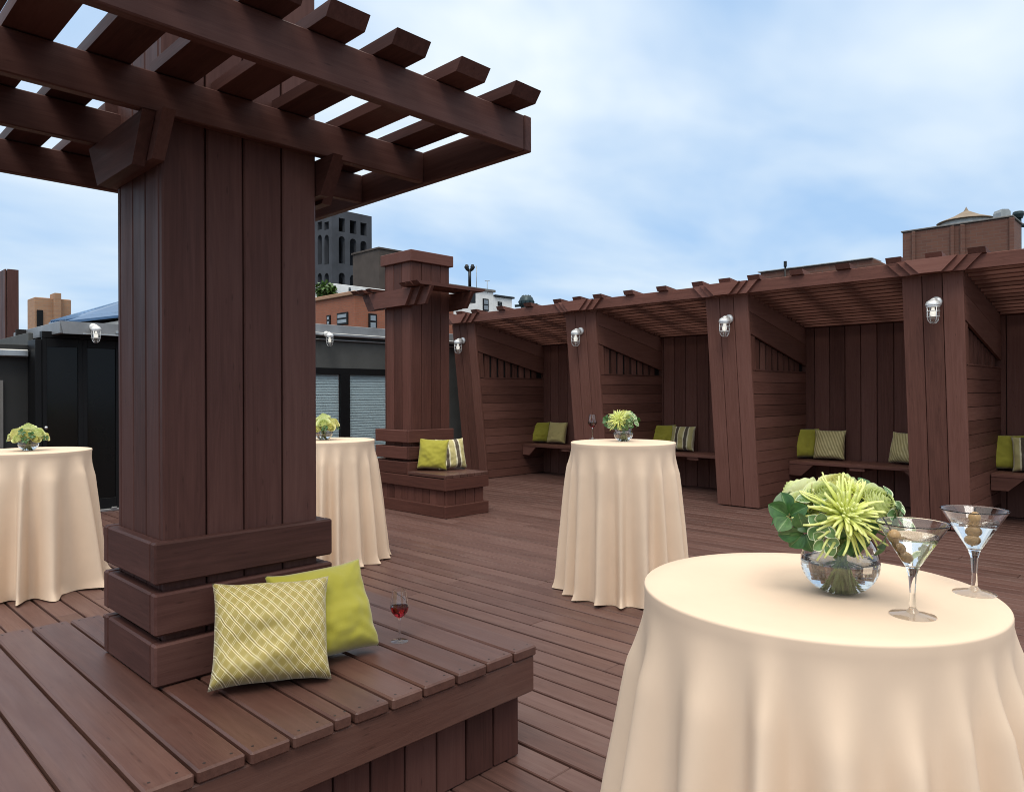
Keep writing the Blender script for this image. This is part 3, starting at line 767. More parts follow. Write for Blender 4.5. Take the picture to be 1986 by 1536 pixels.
# ------------------------------------------------------------------ glasses
def make_martini(tilt, seed):
    r = empty('martini_glass'); rs = random.Random(seed)
    hgt, ra = .187, .067
    b = MB(); b.lathe([(0, .0), (.042, .0), (.043, .0015), (.03, .0045), (.012, .008), (.0065, .016), (.0052, .045), (.0075, .080), (.0125, .097), (ra, hgt), (ra - .0012, hgt + .0002), (.0105, .1005), (0, .0995)], 56)
    b.build('glass', G_GLASS, r)
    lv = .160; rl = .0105 + (lv - .1005) / (hgt - .1005) * (ra - .0012 - .0105) + .0004
    b = MB(); b.lathe([(0, .0992), (.0103, .1002), (rl, lv), (rl - .0015, lv - .0006), (0, lv - .0008)], 56); b.build('cocktail', G_DRINK, r)
    p0 = Vector((-.004, 0, .108)); p1 = Vector((tilt, .002, .197 if abs(tilt) > .02 else .191))
    b = MB(); b.tube([p0, p0.lerp(p1, .5), p1], .0016, 8); b.build('pick', M_PICK, r)
    dirv = (p1 - p0).normalized()
    for k, t in enumerate((.016, .038, .060)):
        c = p0 + dirv * t; q = Vector((0, 0, 1)).rotation_difference(dirv).to_matrix().to_4x4()
        b = MB(); b.sphere((0, 0, 0), .0125, 18, Matrix.Translation(c) @ q, 0, (1, 1, 1.12)); b.build('olive', M_OLIVE, r)
    return r
RZ = math.atan2(CAM.x - 0, 1)  # unused reference direction
vr = math.atan2(r2.y, r2.x)
m1 = make_martini(-.058, 1); m1.location = (*az(1770, 1193, HN).xy, HN - .0006); m1.rotation_euler = (0, 0, vr); tag(m1, 'martini glass with olives on a leaning pick beside the flowers', 'martini glass', 'martini glasses')
m2 = make_martini(.004, 2); m2.location = (*az(1890, 1150, HN).xy, HN - .0006); m2.rotation_euler = (0, 0, vr); tag(m2, 'martini glass with upright black pick, farther right on the near table', 'martini glass', 'martini glasses')
def make_wine(wine, hgt=.205):
    r = empty('wine_glass'); s = hgt / .205
    P = lambda l: [(a * s, z * s) for a, z in l]
    b = MB(); b.lathe(P([(0, 0), (.034, 0), (.035, .0012), (.02, .0035), (.006, .007), (.0036, .014), (.0034, .085), (.007, .094), (.020, .103), (.032, .118), (.0365, .135), (.035, .155), (.029, .185), (.026, .205), (.0252, .205), (.0282, .185), (.0342, .155), (.0357, .135), (.0312, .119), (.0192, .1045), (.006, .0965), (0, .096)]), 40); b.build('glass', G_GLASS, r)
    b = MB(); b.lathe(P([(0, .0957), (.006, .0962), (.0194, .1042), (.0314, .1187), (.0359, .135), (.0357, .141), (.034, .1405), (0, .1402)]), 40); b.build('wine', wine, r)
    return r
w1 = make_wine(G_WINE, .205); w1.location = (*az(775, 1243, BZ).xy, BZ - .0005); tag(w1, 'glass of red wine standing on the big bench', 'wine glass', 'wine glasses')
w2_ = make_wine(G_WINDARK, .19); w2_.location = (*az(1149, 851, HF).xy, HF - .0006); tag(w2_, 'glass of dark red wine on the mid deck table', 'wine glass', 'wine glasses')

# ------------------------------------------------------------------ flowers
def leaf(b, base, direc, up, L, W, curl=.25, mi=0):
    d_ = Vector(direc).normalized(); s_ = d_.cross(Vector(up)).normalized(); n_ = s_.cross(d_)
    vs = []; gs = []; nu, nv = 8, 4
    for i in range(nu + 1):
        t = i / nu; wd = W * (math.sin(PI * t ** 1.25) ** .75 + .02)
        for j in range(-nv, nv + 1):
            k = j / nv
            p = Vector(base) + d_ * (L * t) + s_ * (wd * k * .5) + n_ * (-curl * L * t * t + .16 * wd * abs(k))
            vs.append(p); gs.append((t, k, max(abs(k), abs(2 * t - 1) ** 3)))
    w = 2 * nv + 1
    fs = [[i * w + j, i * w + j + 1, (i + 1) * w + j + 1, (i + 1) * w + j] for i in range(nu) for j in range(2 * nv)]
    b.add(vs, fs, gs, None, mi, True)
def frame(n):
    n = Vector(n).normalized(); return Vector((0, 0, 1)).rotation_difference(n).to_matrix().to_4x4()
def mum(c, n, R, seed, parent, cnt=120):
    rs = random.Random(seed); b = MB(); M_ = Matrix.Translation(c) @ frame(n)
    for i in range(cnt):
        t = (i + .5) / cnt; a = i * 2.39996 + rs.uniform(-.2, .2)
        el = 1.45 - 1.75 * t ** .8 + rs.uniform(-.12, .12)     # from upright in the centre to drooping outside
        L = R * (.22 + .82 * t ** .7) * rs.uniform(.85, 1.12)
        ca, sa = math.cos(a), math.sin(a); pts = []
        curl = rs.uniform(.1, .9) if t > .35 else -rs.uniform(.2, .6)
        x, z = .006 * t, 0; e = el + (.35 if t > .4 else 0); n_ = 8
        side = rs.uniform(-.25, .25)
        for k in range(n_ + 1):
            u = k / n_; aa = a + side * u * u
            pts.append((x * math.cos(aa), x * math.sin(aa), z))
            e2 = e - .75 * u * (1 if t > .4 else .1) + (curl * 3.2 * max(0, u - .72) * (1 if t > .35 else 1))
            x += L / n_ * math.cos(e2); z += L / n_ * math.sin(e2)
        rr = R * .058 * (.75 + .4 * (1 - t))
        b.tube(pts, [rr * (.55 + .45 * math.sin(PI * min(1, (k / n_) * 1.15 + .12))) if k < n_ else rr * .45 for k in range(n_ + 1)], 5, M_, 0, .6)
    return b.build('spider_mum', M_MUM, parent, recalc=True)
def rose(c, n, R, seed, parent, mat, name='rose'):
    rs = random.Random(seed); b = MB(); M_ = Matrix.Translation(c) @ frame(n)
    for lay in range(9):
        f = lay / 8; np_ = 3 + lay // 2 + (1 if lay > 3 else 0); r0 = R * (.13 + .78 * f); h = R * (1.0 - .22 * f); op = .10 + .42 * f ** 1.5
        for k in range(np_):
            ph = 2 * PI * (k + .5 * (lay % 2)) / np_ + rs.uniform(-.2, .2); hw = (PI / np_) * 1.6
            vs = []; gs = []; nu, nv = 7, 5
            for i in range(nu + 1):
                t = i / nu
                for j in range(-nv, nv + 1):
                    q = j / nv; an = ph + hw * q * (.75 + .25 * t)
                    edge = (1 - .16 * q ** 4)
                    rad = r0 * (.35 + .65 * math.sin(min(1, t * 1.25) * PI / 2)) + R * op * .42 * max(0, t - .45) ** 1.5 * 2.2 + .02 * R * q
                    z = h * t * edge * (1 - .34 * op * t) - .28 * R * f + .045 * R * t * math.sin(5 * an + lay * 2.1)
                    vs.append((rad * math.cos(an), rad * math.sin(an), z)); gs.append((.35 * t + .65 * f, q, t))
            w = 2 * nv + 1
            b.add(vs, [[i * w + j, i * w + j + 1, (i + 1) * w + j + 1, (i + 1) * w + j] for i in range(nu) for j in range(2 * nv)], gs, None, 0, True, M_)
    return b.build(name, mat, parent, recalc=False)
def vase_parts(r, Rv, hv, water, nst, seed):
    # round bowl
    prof = []; n = 14; cz = Rv * .80
    for k in range(n + 1):
        a = -PI / 2 + .42 + (PI - .42 - .62) * k / n
        prof.append((Rv * math.cos(a), cz + Rv * math.sin(a) * (cz - .002) / (Rv * math.cos(.42)) if a < 0 else cz + (hv - cz) * math.sin(a) / math.sin(PI / 2 - .62)))
    inner = [(max(.002, q - .0028), z + (.007 if i < 3 else 0) * (1 - i / 3)) for i, (q, z) in enumerate(prof)]
    pr = [(0, prof[0][1])] + prof + inner[::-1] + [(0, inner[0][1])]
    b = MB(); b.lathe(pr, 64); v = b.build('vase', G_GLASS, r)
    wl = [p for p in inner if p[1] < water]; wl = [(q + .0004, z) for q, z in wl]
    rt = wl[-1][0] + .001
    b = MB(); b.lathe([(0, wl[0][1] - .0003)] + wl + [(rt, water), (rt - .002, water - .0008), (0, water - .001)], 64); b.build('water', G_WATER, v)
    rs = random.Random(seed); b = MB()
    for k in range(nst):
        a = rs.uniform(0, 2 * PI); q = rs.uniform(.1, .62) * Rv; a2 = a + rs.uniform(1.6, 3.6); q2 = rs.uniform(.2, .6) * Rv
        b.tube([(q * math.cos(a), q * math.sin(a), .012), (q2 * .3 * math.cos(a2), q2 * .3 * math.sin(a2), hv * .55), (q2 * math.cos(a2), q2 * math.sin(a2), hv + .03)], rs.uniform(.0022, .0042), 7)
    b.build('stems', M_STEM, r)
def sprig(r, c, n, seed, mat, nl=7, L=.05, W=.032):
    rs = random.Random(seed); b = MB(); M_ = frame(n); n = Vector(n).normalized()
    for k in range(nl):
        a = 2 * PI * k / nl + rs.uniform(-.4, .4); el = rs.uniform(.05, .75)
        dv = (M_ @ Vector((math.cos(a) * math.cos(el), math.sin(a) * math.cos(el), math.sin(el)))).xyz
        leaf(b, Vector(c) + dv * .004, dv, n, L * rs.uniform(.75, 1.15), W * rs.uniform(.8, 1.15), rs.uniform(.05, .4))
    b.tube([Vector(c) - n * .05, Vector(c)], .0018, 6, mi=0)
    return b.build('leaf_sprig', mat, r, recalc=False)
def to_view(right, toward, up):  # offset in the arrangement's local frame: +x right, -y towards the viewer
    return Vector((right, -toward, up))
tv = to_view
def arrangement_mum():
    r = empty('flower_arrangement')
    vase_parts(r, .082, .140, .074, 22, 5)
    z0 = .125
    to_view = lambda a, t, u: Vector((a, -t, z0 + (u - z0) * .74 + .024 if u > .06 else u))
    mum(to_view(-.022, .070, z0 + .045), tv(.05, 1, .50), .100, 3, r, 100)
    rose(to_view(-.045, .025, z0 + .082), tv(-.1, .7, 1), .042, 5, r, M_ROSE)
    rose(to_view(.0, -.01, z0 + .105), tv(.0, .4, 1), .040, 15, r, M_ROSEY)
    rose(to_view(.062, .035, z0 + .066), tv(.55, .8, .6), .043, 6, r, M_ROSE)
    rose(to_view(-.090, .022, z0 + .055), tv(-.6, .7, .65), .038, 7, r, M_ROSE)
    rose(to_view(.03, -.05, z0 + .085), tv(.2, -.3, 1), .050, 8, r, M_ROSE)
    rose(to_view(-.06, -.065, z0 + .07), tv(-.5, -.7, .8), .048, 9, r, M_ROSE)
    mum(to_view(.025, .015, z0 + .098), tv(.25, .6, 1), .056, 13, r, 60)
    k = 0
    for (p, n, m, L, W, nl) in ((to_view(-.128, .04, z0 + .038), tv(-.55, .9, .25), M_LEAF, .056, .040, 5), (to_view(-.100, .055, z0 - .005), tv(-.45, 1, -.25), M_LEAF, .05, .036, 5),
                            (to_view(-.078, .085, z0 + .022), tv(-.25, 1, .15), M_LEAFV, .036, .030, 5), (to_view(-.072, .088, z0 - .018), tv(-.15, 1, -.1), M_LEAFV, .032, .027, 5),
                            (to_view(.105, .045, z0 + .030), tv(.75, .8, .2), M_LEAFV, .050, .034, 5), (to_view(.095, .03, z0 + .072), tv(.6, .6, .6), M_LEAFV, .044, .032, 5),
                            (to_view(.065, .07, z0 - .012), tv(.5, .9, -.3), M_LEAF, .05, .032, 5), (to_view(-.075, .04, z0 + .082), tv(-.4, .7, .8), M_LEAFV, .036, .026, 4),
                            (to_view(.0, -.08, z0 + .03), tv(0, -1, .2), M_LEAF, .06, .04, 6), (to_view(.09, -.05, z0 + .04), tv(.8, -.7, .3), M_LEAF, .06, .04, 6),
                            (to_view(-.1, -.04, z0 + .03), tv(-.9, -.5, .2), M_LEAF, .06, .04, 6), (to_view(-.01, .07, z0 - .015), tv(.1, 1, -.4), M_LEAF, .05, .034, 5),
                            (to_view(.055, -.01, z0 + .112), tv(.3, .2, 1), M_LEAF, .035, .024, 5)):
        sprig(r, p, n, 40 + k, m, nl, L, W); k += 1
    rs = random.Random(77)     # fine bud tips above the blooms
    for i in range(9):
        b = MB()
        a = rs.uniform(-PI, PI); q = rs.uniform(.02, .1); p = Vector((q * math.cos(a), q * math.sin(a) * .8, z0 + .115 + rs.uniform(-.01, .025) - q * .25))
        b.tube([p - Vector((0, 0, .03)), p + Vector((rs.uniform(-.004, .004), 0, 0)), p + Vector((rs.uniform(-.006, .006), 0, .007))], [.0011, .0016, .0028], 6)
        b.build('bud', M_ROSEY, r)
    return r
def arrangement_rose():
    r = empty('flower_arrangement')
    vase_parts(r, .082, .105, .075, 12, 9)
    z0 = .10
    spots_ = [(0, 0, .115, .05), (-.075, .03, .075, .05), (.075, .035, .07, .05), (.0, .075, .06, .046), (-.05, -.06, .075, .05), (.06, -.06, .075, .048), (-.115, -.01, .045, .04), (.115, -.005, .045, .04), (-.06, .085, .035, .036), (.07, .085, .03, .034)]
    for i, (x, y, z, R) in enumerate(spots_): rose(to_view(x, y, z0 + z - .03), to_view(x * 9, y * 9 + .15, .9), R * 1.22, 60 + i, r, M_ROSEY if i % 2 else M_ROSE)
    for i, (x, y, z) in enumerate(((-.03, .115, .085), (.045, .118, .06), (.0, .125, .02), (-.135, .04, .03), (.135, .05, .03), (0, -.12, .05), (.10, -.08, .03))):
        sprig(r, to_view(x, y, z0 + z - .02), to_view(x * 8, y * 8 + .2, .5), 90 + i, M_LEAF, 5, .032, .024)
    return r
GF = 'flower bowls on the tables'
fa = arrangement_mum(); fa.location = (*az(1629, 1149, HN).xy, HN + .001); fa.rotation_euler = (0, 0, vr); fa.scale = (1.0, 1.0, 1.0)
tag(fa, 'glass bowl of lime spider mum, pale roses and variegated leaves beside the martini glasses', 'flowers', GF)
f2 = copy_tree(fa); f2.location = (*az(1209, 856, HF).xy, HF + .001); f2.rotation_euler = (0, 0, vr - .5); f2.scale = (.86, .86, .86)
tag(f2, 'glass bowl of lime flowers on the mid deck table next to a wine glass', 'flowers', GF)
fr_ = arrangement_rose(); fr_.location = (*az(55, 874, HL).xy, HL + .001); fr_.rotation_euler = (0, 0, vr + .4); fr_.scale = (.84,) * 3
tag(fr_, 'glass bowl of pale yellow roses on the table by the black doors', 'flowers', GF)
f4 = copy_tree(fr_); f4.location = (*az(628, 853, HM).xy, HM + .001); f4.rotation_euler = (0, 0, vr - .9); f4.scale = (.95,) * 3
tag(f4, 'glass bowl of pale roses partly hidden by the large pillar', 'flowers', GF)

# ------------------------------------------------------------------ pillows
def pillow_mesh(w, h, t, seed, N=34):
    rs = random.Random(seed); vs = []; gs = []; fs = []; idx = {}
    sd = rs.uniform(0, 50)
    for side in (0, 1):
        for i in range(N + 1):
            for j in range(N + 1):
                bd = i in (0, N) or j in (0, N)
                if side == 1 and bd: idx[1, i, j] = idx[0, i, j]; continue
                u, v = 2 * i / N - 1, 2 * j / N - 1
                rc = 1 - .05 * (abs(u) * abs(v)) ** 7; cu, cv = rc * (1 - .115 * (1 - v ** 4) * u * u), rc * (1 - .115 * (1 - u ** 4) * v * v)
                x, z = w / 2 * u * cu, h / 2 * v * cv
                th = t * (max(0, (1 - u ** 2) * (1 - v ** 2)) ** .38) * (1 - .25 * v)
                n1 = noise.noise((u * 1.6 + sd, v * 1.6, 3.1 * side)) * .35 + noise.noise((u * 5 + sd, v * 5, 7 * side)) * .12
                th *= 1 + n1 * .75
                cr = (abs(u) * abs(v)) ** 2                      # gathered wrinkles near the corners
                th += .009 * cr * math.sin(16 * (u - v if u * v > 0 else u + v) + sd) * (1 - max(abs(u), abs(v)) ** 8)
                yb = .010 * noise.noise((u * 2 + sd, v * 2, 9)) * max(abs(u), abs(v)) ** 3
                idx[side, i, j] = len(vs); vs.append((x, yb + (-th if side == 0 else th), z + h / 2)); gs.append((u, v, side))
    for side in (0, 1):
        for i in range(N):
            for j in range(N): fs.append([idx[side, i, j], idx[side, i + 1, j], idx[side, i + 1, j + 1], idx[side, i, j + 1]])
    b = MB(); b.add(vs, fs, gs, .5, 0, True); return b
GP = 'throw pillows on the benches'
def pillow(p, face, lean, roll, size, mat, label, seed, t=.082, sq=1.0):
    """p = bottom centre, face = azimuth the front looks to, lean = tipped back (rad)."""
    o = pillow_mesh(size, size * sq, t, seed).build('pillow', mat)
    o.matrix_world = Matrix.Translation(p) @ Matrix.Rotation(face + PI / 2, 4, 'Z') @ Matrix.Rotation(-lean, 4, 'X') @ Matrix.Rotation(roll, 4, 'Y')
    tag(o, label, 'pillow', GP); return o
pb0, pb1 = az(412, 1345, BZ), az(634, 1314, BZ)
pc = (pb0 + pb1) / 2; fa_ = math.atan2(pb1.y - pb0.y, pb1.x - pb0.x) - PI / 2
pillow(pc + Vector((-.015, -.03, .004)), fa_, .50, .03, (pb1 - pb0).length * 1.13, M_DIAM, 'gold pillow with raised diamond lattice on the big bench', 1, .105, .90)
pillow(Vector((1.448, 2.33, BZ + .006)), -PI / 2 - .12, .42, -.03, .40, M_GREEN, 'plain lime green pillow behind the diamond patterned pillow', 2, .095, .90)
pillow(Vector((5.70, 6.93, .505)), -PI / 2 - .95, .20, .04, .40, M_GREEN, 'plain lime pillow left of a striped pillow on the far pillar bench', 3)
pillow(Vector((5.93, 6.80, .505)), -PI / 2 - .30, .24, -.02, .40, M_STRIPE, 'cream and brown striped pillow on the far pillar bench', 4)
ZS = .548
def bay(px, py, X, *a, **k):
    p = ax(px, py, X); pillow(Vector((X, p.y, ZS)), *a, **k)
bay(1047, 858, 9.82, PI + .75, .22, 0, .40, M_GREEN, 'lime pillow in the farthest cabana, in its left corner', 5)
bay(1078, 858, 9.83, PI + .10, .25, 0, .41, M_GOLD, 'plain pale gold pillow in the farthest cabana', 6)
bay(1285, 866, 9.83, PI + .35, .22, 0, .42, M_GREEN, 'lime pillow behind the mid deck table, left of a striped pillow', 7)
bay(1322, 870, 9.80, PI + .1, .24, 0, .41, M_STRIPE, 'striped cream and brown pillow inside the second cabana from the far end', 8)
bay(1566, 888, 9.82, PI + .75, .22, 0, .43, M_GREEN, 'lime pillow half behind the rippled gold pillow', 9)
bay(1607, 889, 9.80, PI + .1, .25, 0, .42, M_RIPPLE, 'gold rippled pillow beside a lime one, above the flowers', 10)
bay(1752, 893, 9.80, PI - .3, .25, 0, .42, M_RIPPLE, 'gold rippled pillow partly hidden by the right-hand cabana post', 11)
bay(1955, 906, 9.80, PI + .25, .25, 0, .43, M_GREEN, 'lime pillow in the nearest cabana by the right edge', 12)
bay(2006, 908, 9.72, PI + .1, .25, -.05, .42, M_STRIPE, 'striped pillow cut off by the right edge of the picture', 13)

# ------------------------------------------------------------------ background city
ZG = -13.99
def bldg(name, mat, px, py, dpt, pr, pl, label, cat, roof=None, zb=ZG):
    c = ad(px, py, dpt); x1 = ay(pr, py, c.y).x; y1 = ax(pl, py, c.x).y
    o = empty(name, (c.x, c.y, 0)); M_ = T(o); b = MB()
    b.box((c.x, c.y, zb), (x1, y1, c.z), 0, .02, M_); wl = b.build('wall', mat, o)
    if roof:
        b = MB(); b.box((c.x - .12, c.y - .12, c.z + .004), (x1 + .12, y1 + .12, c.z + .18), 0, .02, M_); b.build('coping', roof, o)
    tag(o, label, cat); return o, M_, c, x1, y1, wl
def win(o, M_, c, face, pxa, pya, pxb, pyb, frame=.09, pane=M_WINPANE, nm='window'):
    if face == 'Y':   # on the wall facing -Y
        a, q = ay(pxa, pya, c.y), ay(pxb, pyb, c.y); lo, hi = min(a.x, q.x), max(a.x, q.x); z0, z1 = min(a.z, q.z), max(a.z, q.z)
        f_ = MB(); f_.box((lo, c.y - .06, z0), (hi, c.y - .003, z1), 2, .01, M_); w = f_.build(nm, M_HBLACK, o)
        zm = (z0 + z1) / 2
        for (za, zc) in ((z0 + frame, zm - frame / 2), (zm + frame / 2, z1 - frame)): p = MB(); p.box((lo + frame, c.y - .075, za), (hi - frame, c.y - .062, zc), 2, .002, M_); p.build('pane', pane, w)
    else:
        a, q = ax(pxa, pya, c.x), ax(pxb, pyb, c.x); lo, hi = min(a.y, q.y), max(a.y, q.y); z0, z1 = min(a.z, q.z), max(a.z, q.z)
        f_ = MB(); f_.box((c.x - .06, lo, z0), (c.x - .003, hi, z1), 2, .01, M_); w = f_.build(nm, M_HBLACK, o)
        zm = (z0 + z1) / 2
        for (za, zc) in ((z0 + frame, zm - frame / 2), (zm + frame / 2, z1 - frame)): p = MB(); p.box((c.x - .075, lo + frame, za), (c.x - .062, hi - frame, zc), 2, .002, M_); p.build('pane', pane, w)
# orange brick house
o, M_, c, x1, y1, _ = bldg('brick_house', M_ORANGE, 688, 572, 34, 880, 560, 'orange brick house with small dark windows behind the charcoal building', 'house', M_TANBRICK)
win(o, M_, c, 'X', 635, 612, 642, 632); win(o, M_, c, 'X', 655, 608, 676, 629); win(o, M_, c, 'Y', 714, 608, 730, 640)
# grey stone tower with real openings
c = ad(643, 404, 95); x1 = ay(721, 404, c.y).x; y1 = ax(585, 404, c.x).y
tw = empty('stone_tower', (c.x, c.y, 0)); M_ = T(tw)
b = MB(); b.box((c.x, c.y, ZG), (x1, y1, c.z), 2, .02); body = b.build('tower_tmp', M_TOWER)
b = MB(); b.box((c.x + .6, c.y + .6, 1), (x1 - .6, y1 - .6, c.z - .6), 2, .02)
def archp(lo, hi, z0, z1, arch):
    w = (hi - lo) / 2; m_ = (lo + hi) / 2
    if not arch: return [(lo, z0), (hi, z0), (hi, z1), (lo, z1)]
    return [(lo, z0), (hi, z0)] + [(m_ + w * math.cos(a), z1 - w + w * math.sin(a)) for a in [PI * k / 10 for k in range(11)]]
ops = []
for (pa, pb_) in ((657, 669), (678.5, 691), (699, 711)):
    for (yt, yb_, ar) in ((424, 450, 0), (459, 512, 1), (530, 556, 1)): ops.append(('Y', pa, pb_, yt, yb_, ar))
for (pa, pb_) in ((616, 624), (629, 637.5), (602, 610)):
    for (yt, yb_, ar) in ((432, 447, 0), (457, 514, 1), (531, 552, 1)): ops.append(('X', pa, pb_, yt, yb_, ar))
for (fc, pa, pb_, yt, yb_, ar) in ops:
    if fc == 'Y':
        dy = (pa - 664) * .22 if ar != 9 else 0
        lo, hi = ay(pa, yt, c.y).x, ay(pb_, yt, c.y).x; z1, z0 = ay(pa, yt + dy, c.y).z, ay(pa, yb_ + dy * .8, c.y).z
        b.prism(archp(lo, hi, z0, z1, ar), 1, c.y - 1, y1 + 1 if pa > 690 else c.y + 1.0, 2)
    else:
        hi, lo = ax(pa, yt, c.x).y, ax(pb_, yt, c.x).y; z1, z0 = ax(pa, yt, c.x).z, ax(pa, yb_, c.x).z
        b.prism(archp(lo, hi, z0, z1, ar), 0, c.x - 1, c.x + 1.0, 2)
cut = b.build('tower_cut', M_TOWER)
md = body.modifiers.new('b', 'BOOLEAN'); md.object = cut; md.operation = 'DIFFERENCE'; md.solver = 'EXACT'; md.use_self = True
dg = bpy.context.evaluated_depsgraph_get(); me = bpy.data.meshes.new_from_object(body.evaluated_get(dg))
bpy.data.objects.remove(body); bpy.data.objects.remove(cut)
me.transform(M_); wl = bpy.data.objects.new('wall', me); COL.objects.link(wl); wl.parent = tw
tag(tw, 'dark grey stone tower with tall arched openings rising behind the pillars', 'tower')
# dark brown building beside the tower
o, M_, c, x1, y1, _ = bldg('brick_building', M_TANBOX, 735, 483, 70, 860, 684, 'dark brown windowless block between the tower and the smaller pillar', 'building', M_TANBOX)
# white parapet house
o, M_, c, x1, y1, _ = bldg('white_house', M_WHITE, 648, 550, 58, 800, 600, 'white rendered parapet wall seen above the orange brick house', 'house')
win(o, M_, c, 'Y', 676, 558, 680, 567, .05)
# white building right of the far pillar
o, M_, c, x1, y1, wl = bldg('white_house', M_WHITE, 850, 553, 48, 957, 800, 'white rooftop house with weathered walls right of the smaller pillar', 'house', M_GREYROOF)
win(o, M_, c, 'Y', 936, 579, 947, 604)
b = MB(); q = ay(957, 573, c.y + .05); q2 = ay(993, 580, c.y + .05); b.box((x1 + .003, c.y + .05, ZG), (q2.x, y1 - 1, q2.z), 0, .02, M_); b.build('wing', M_WHITE, o)
b = MB(); b.box((x1 + .13, c.y - .1, q2.z + .003), (q2.x + .15, y1 - .9, q2.z + .14), 0, .02, M_); b.build('wing_coping', M_BLACKMET, o)
win(o, M_, Vector((c.x, c.y + .05, 0)), 'Y', 965, 585, 973, 594)
# flue with two cowls, two aerials
base = ad(911, 561, 46.5)
ch = empty('chimney_flue', (base.x, base.y, base.z)); Mi = T(ch)
b = MB(); b.box((base.x - .28, base.y - .28, base.z - .9), (base.x + .28, base.y + .28, base.z + .12), 2, .03, Mi); b.build('base', M_BLACKMET, ch)
b = MB(); b.tube([(base.x, base.y, base.z + .1), (base.x, base.y, base.z + 1.25)], .1, 12, Mi); b.build('pipe', M_BLACKMET, ch)
for s_ in (-1, 1):
    e = Vector((_r.x, _r.y, 0)) * s_ * .2
    b = MB(); p = Vector((base.x, base.y, base.z + 1.15)); b.tube([p, p + e * .7 + Vector((0, 0, .12)), p + e + Vector((0, 0, .26)), p + e * .85 + Vector((0, 0, .42))], [.08, .12, .16, .09], 10, Mi); b.build('cowl', M_BLACKMET, ch)
tag(ch, 'black flue pipe with two hooded cowls on the white house', 'flue')
for (px, pt, pbm, arms, lab) in ((924, 516, 566, 0, 'thin straight aerial rod beside the two headed flue'), (945, 545, 570, 1, 'small T shaped aerial on the white house roof')):
    p = ad(px, pbm, 47.3); q = ad(px, pt, 47.3); b = MB(); b.tube([p, (p.x, p.y, q.z)], .022, 6)
    if arms: e = Vector((_r.x, _r.y, 0)) * .16; t_ = Vector((p.x, p.y, q.z)); b.tube([t_ - e, t_ + e], .018, 6)
    tag(b.build('aerial', M_VENT), lab, 'aerial', 'roof aerials')
# turbine ventilator
p = ad(1021, 600, 26); tv = empty('roof_ventilator', p); Mi = Matrix.Identity(4)
b = MB(); b.lathe([(0, .50), (.12, .49), (.22, .42), (.27, .30), (.27, .2), (.22, .1), (.2, .08), (0, .08)], 20)
for k in range(10):
    a = 2 * PI * k / 10; b.tube([(.2 * math.cos(a), .2 * math.sin(a), .08), (.285 * math.cos(a), .285 * math.sin(a), .25), (.14 * math.cos(a), .14 * math.sin(a), .49)], .02, 6)
b.build('hood', M_TEAL, tv)
b = MB(); b.lathe([(0, -3), (.2, -3), (.2, .08), (0, .08)], 16); b.build('duct', M_TEAL, tv)
e = Vector((_r.x, _r.y, 0)); b = MB(); b.tube([e * -.42 + Vector((0, 0, .12)), e * .40 + Vector((0, 0, .17))], .05, 8); b.build('damper', M_TEAL, tv)
tag(tv, 'dark green round roof ventilator above the cabana roof', 'ventilator')
# roof garden tree
def tree(base, h, Rc, nl, seed, label):
    rs = random.Random(seed); o = empty('tree', base)
    b = MB(); b.tube([(0, 0, 0), (.05, 0, h * .35), (0, .05, h * .7)], [.1, .07, .03], 8)
    for k in range(7):
        a = rs.uniform(0, 2 * PI); z = h * rs.uniform(.3, .6); b.tube([(0, 0, z), (Rc * .4 * math.cos(a), Rc * .4 * math.sin(a), z + h * .15), (Rc * .7 * math.cos(a), Rc * .7 * math.sin(a), z + h * .25)], [.04, .025, .01], 6)
    b.build('trunk', M_BARK, o); b = MB()
    cl = [(rs.uniform(-.7, .7) * Rc, rs.uniform(-.7, .7) * Rc, h * rs.uniform(.4, .9), rs.uniform(.3, .55) * Rc) for _ in range(14)]
    for k in range(nl):
        x, y, z, r = rs.choice(cl); v = Vector((rs.gauss(0, 1), rs.gauss(0, 1), rs.gauss(0, 1))).normalized() * r * rs.uniform(.6, 1.05)
        leaf(b, Vector((x, y, z)) + v, (rs.gauss(0, 1), rs.gauss(0, 1), rs.gauss(0, .6)), (rs.gauss(0, .4), rs.gauss(0, .4), 1), .30, .17)
    b.build('crown', M_TREE, o, recalc=False); tag(o, label, 'tree'); return o
tb = ad(631, 592, 42); tree(tb + Vector((0, 0, -.3)), 1.5, .62, 700, 3, 'small green roof tree at the foot of the dark tower')
b = MB(); b.box((tb.x - 1.2, tb.y - 1.2, ZG), (tb.x + 1.2, tb.y + 1.2, tb.z - .31), 2, .02); tag(b.build('building_block', M_TANBOX), 'brown roof block under the small green tree', 'building')
# left: wood clad box and tan brick chimney
o, M_, c, x1, y1, _ = bldg('wood_clad_chimney', M_DARK, 13, 523, 13.5, 36, -30, 'brown timber clad stack rising above the roof at the left edge', 'chimney', None, 1.9)
b = MB()
cladrow(b, c.x, x1, .16, lambda a, q: b.box((a, c.y - .03, 1.9), (q, c.y - .002, c.z + .01), 2, .004, M_))
cladrow(b, c.y, y1, .16, lambda a, q: b.box((c.x - .03, a, 1.9), (c.x - .002, q, c.z + .01), 2, .004, M_))
b.build('cladding', W_PILLAR, o)
o, M_, c, x1, y1, _ = bldg('brick_chimney', M_TANBRICK, 67, 576, 24, 138, 53, 'tan brick rooftop bulkhead with a dark slot and short flue', 'bulkhead', None)
a, q = ay(71, 601, c.y), ay(83, 650, c.y); b = MB(); b.box((a.x, c.y - .05, q.z), (q.x, c.y - .003, a.z), 2, .01, M_); b.build('door', M_HBLACK, o)
a, q = ay(103, 569, c.y), ay(116, 569, c.y); b = MB(); b.box((a.x, c.y - .18, ZG + 8), (q.x, c.y + .4, a.z), 2, .01, M_); b.build('flue', M_TANBRICK, o)
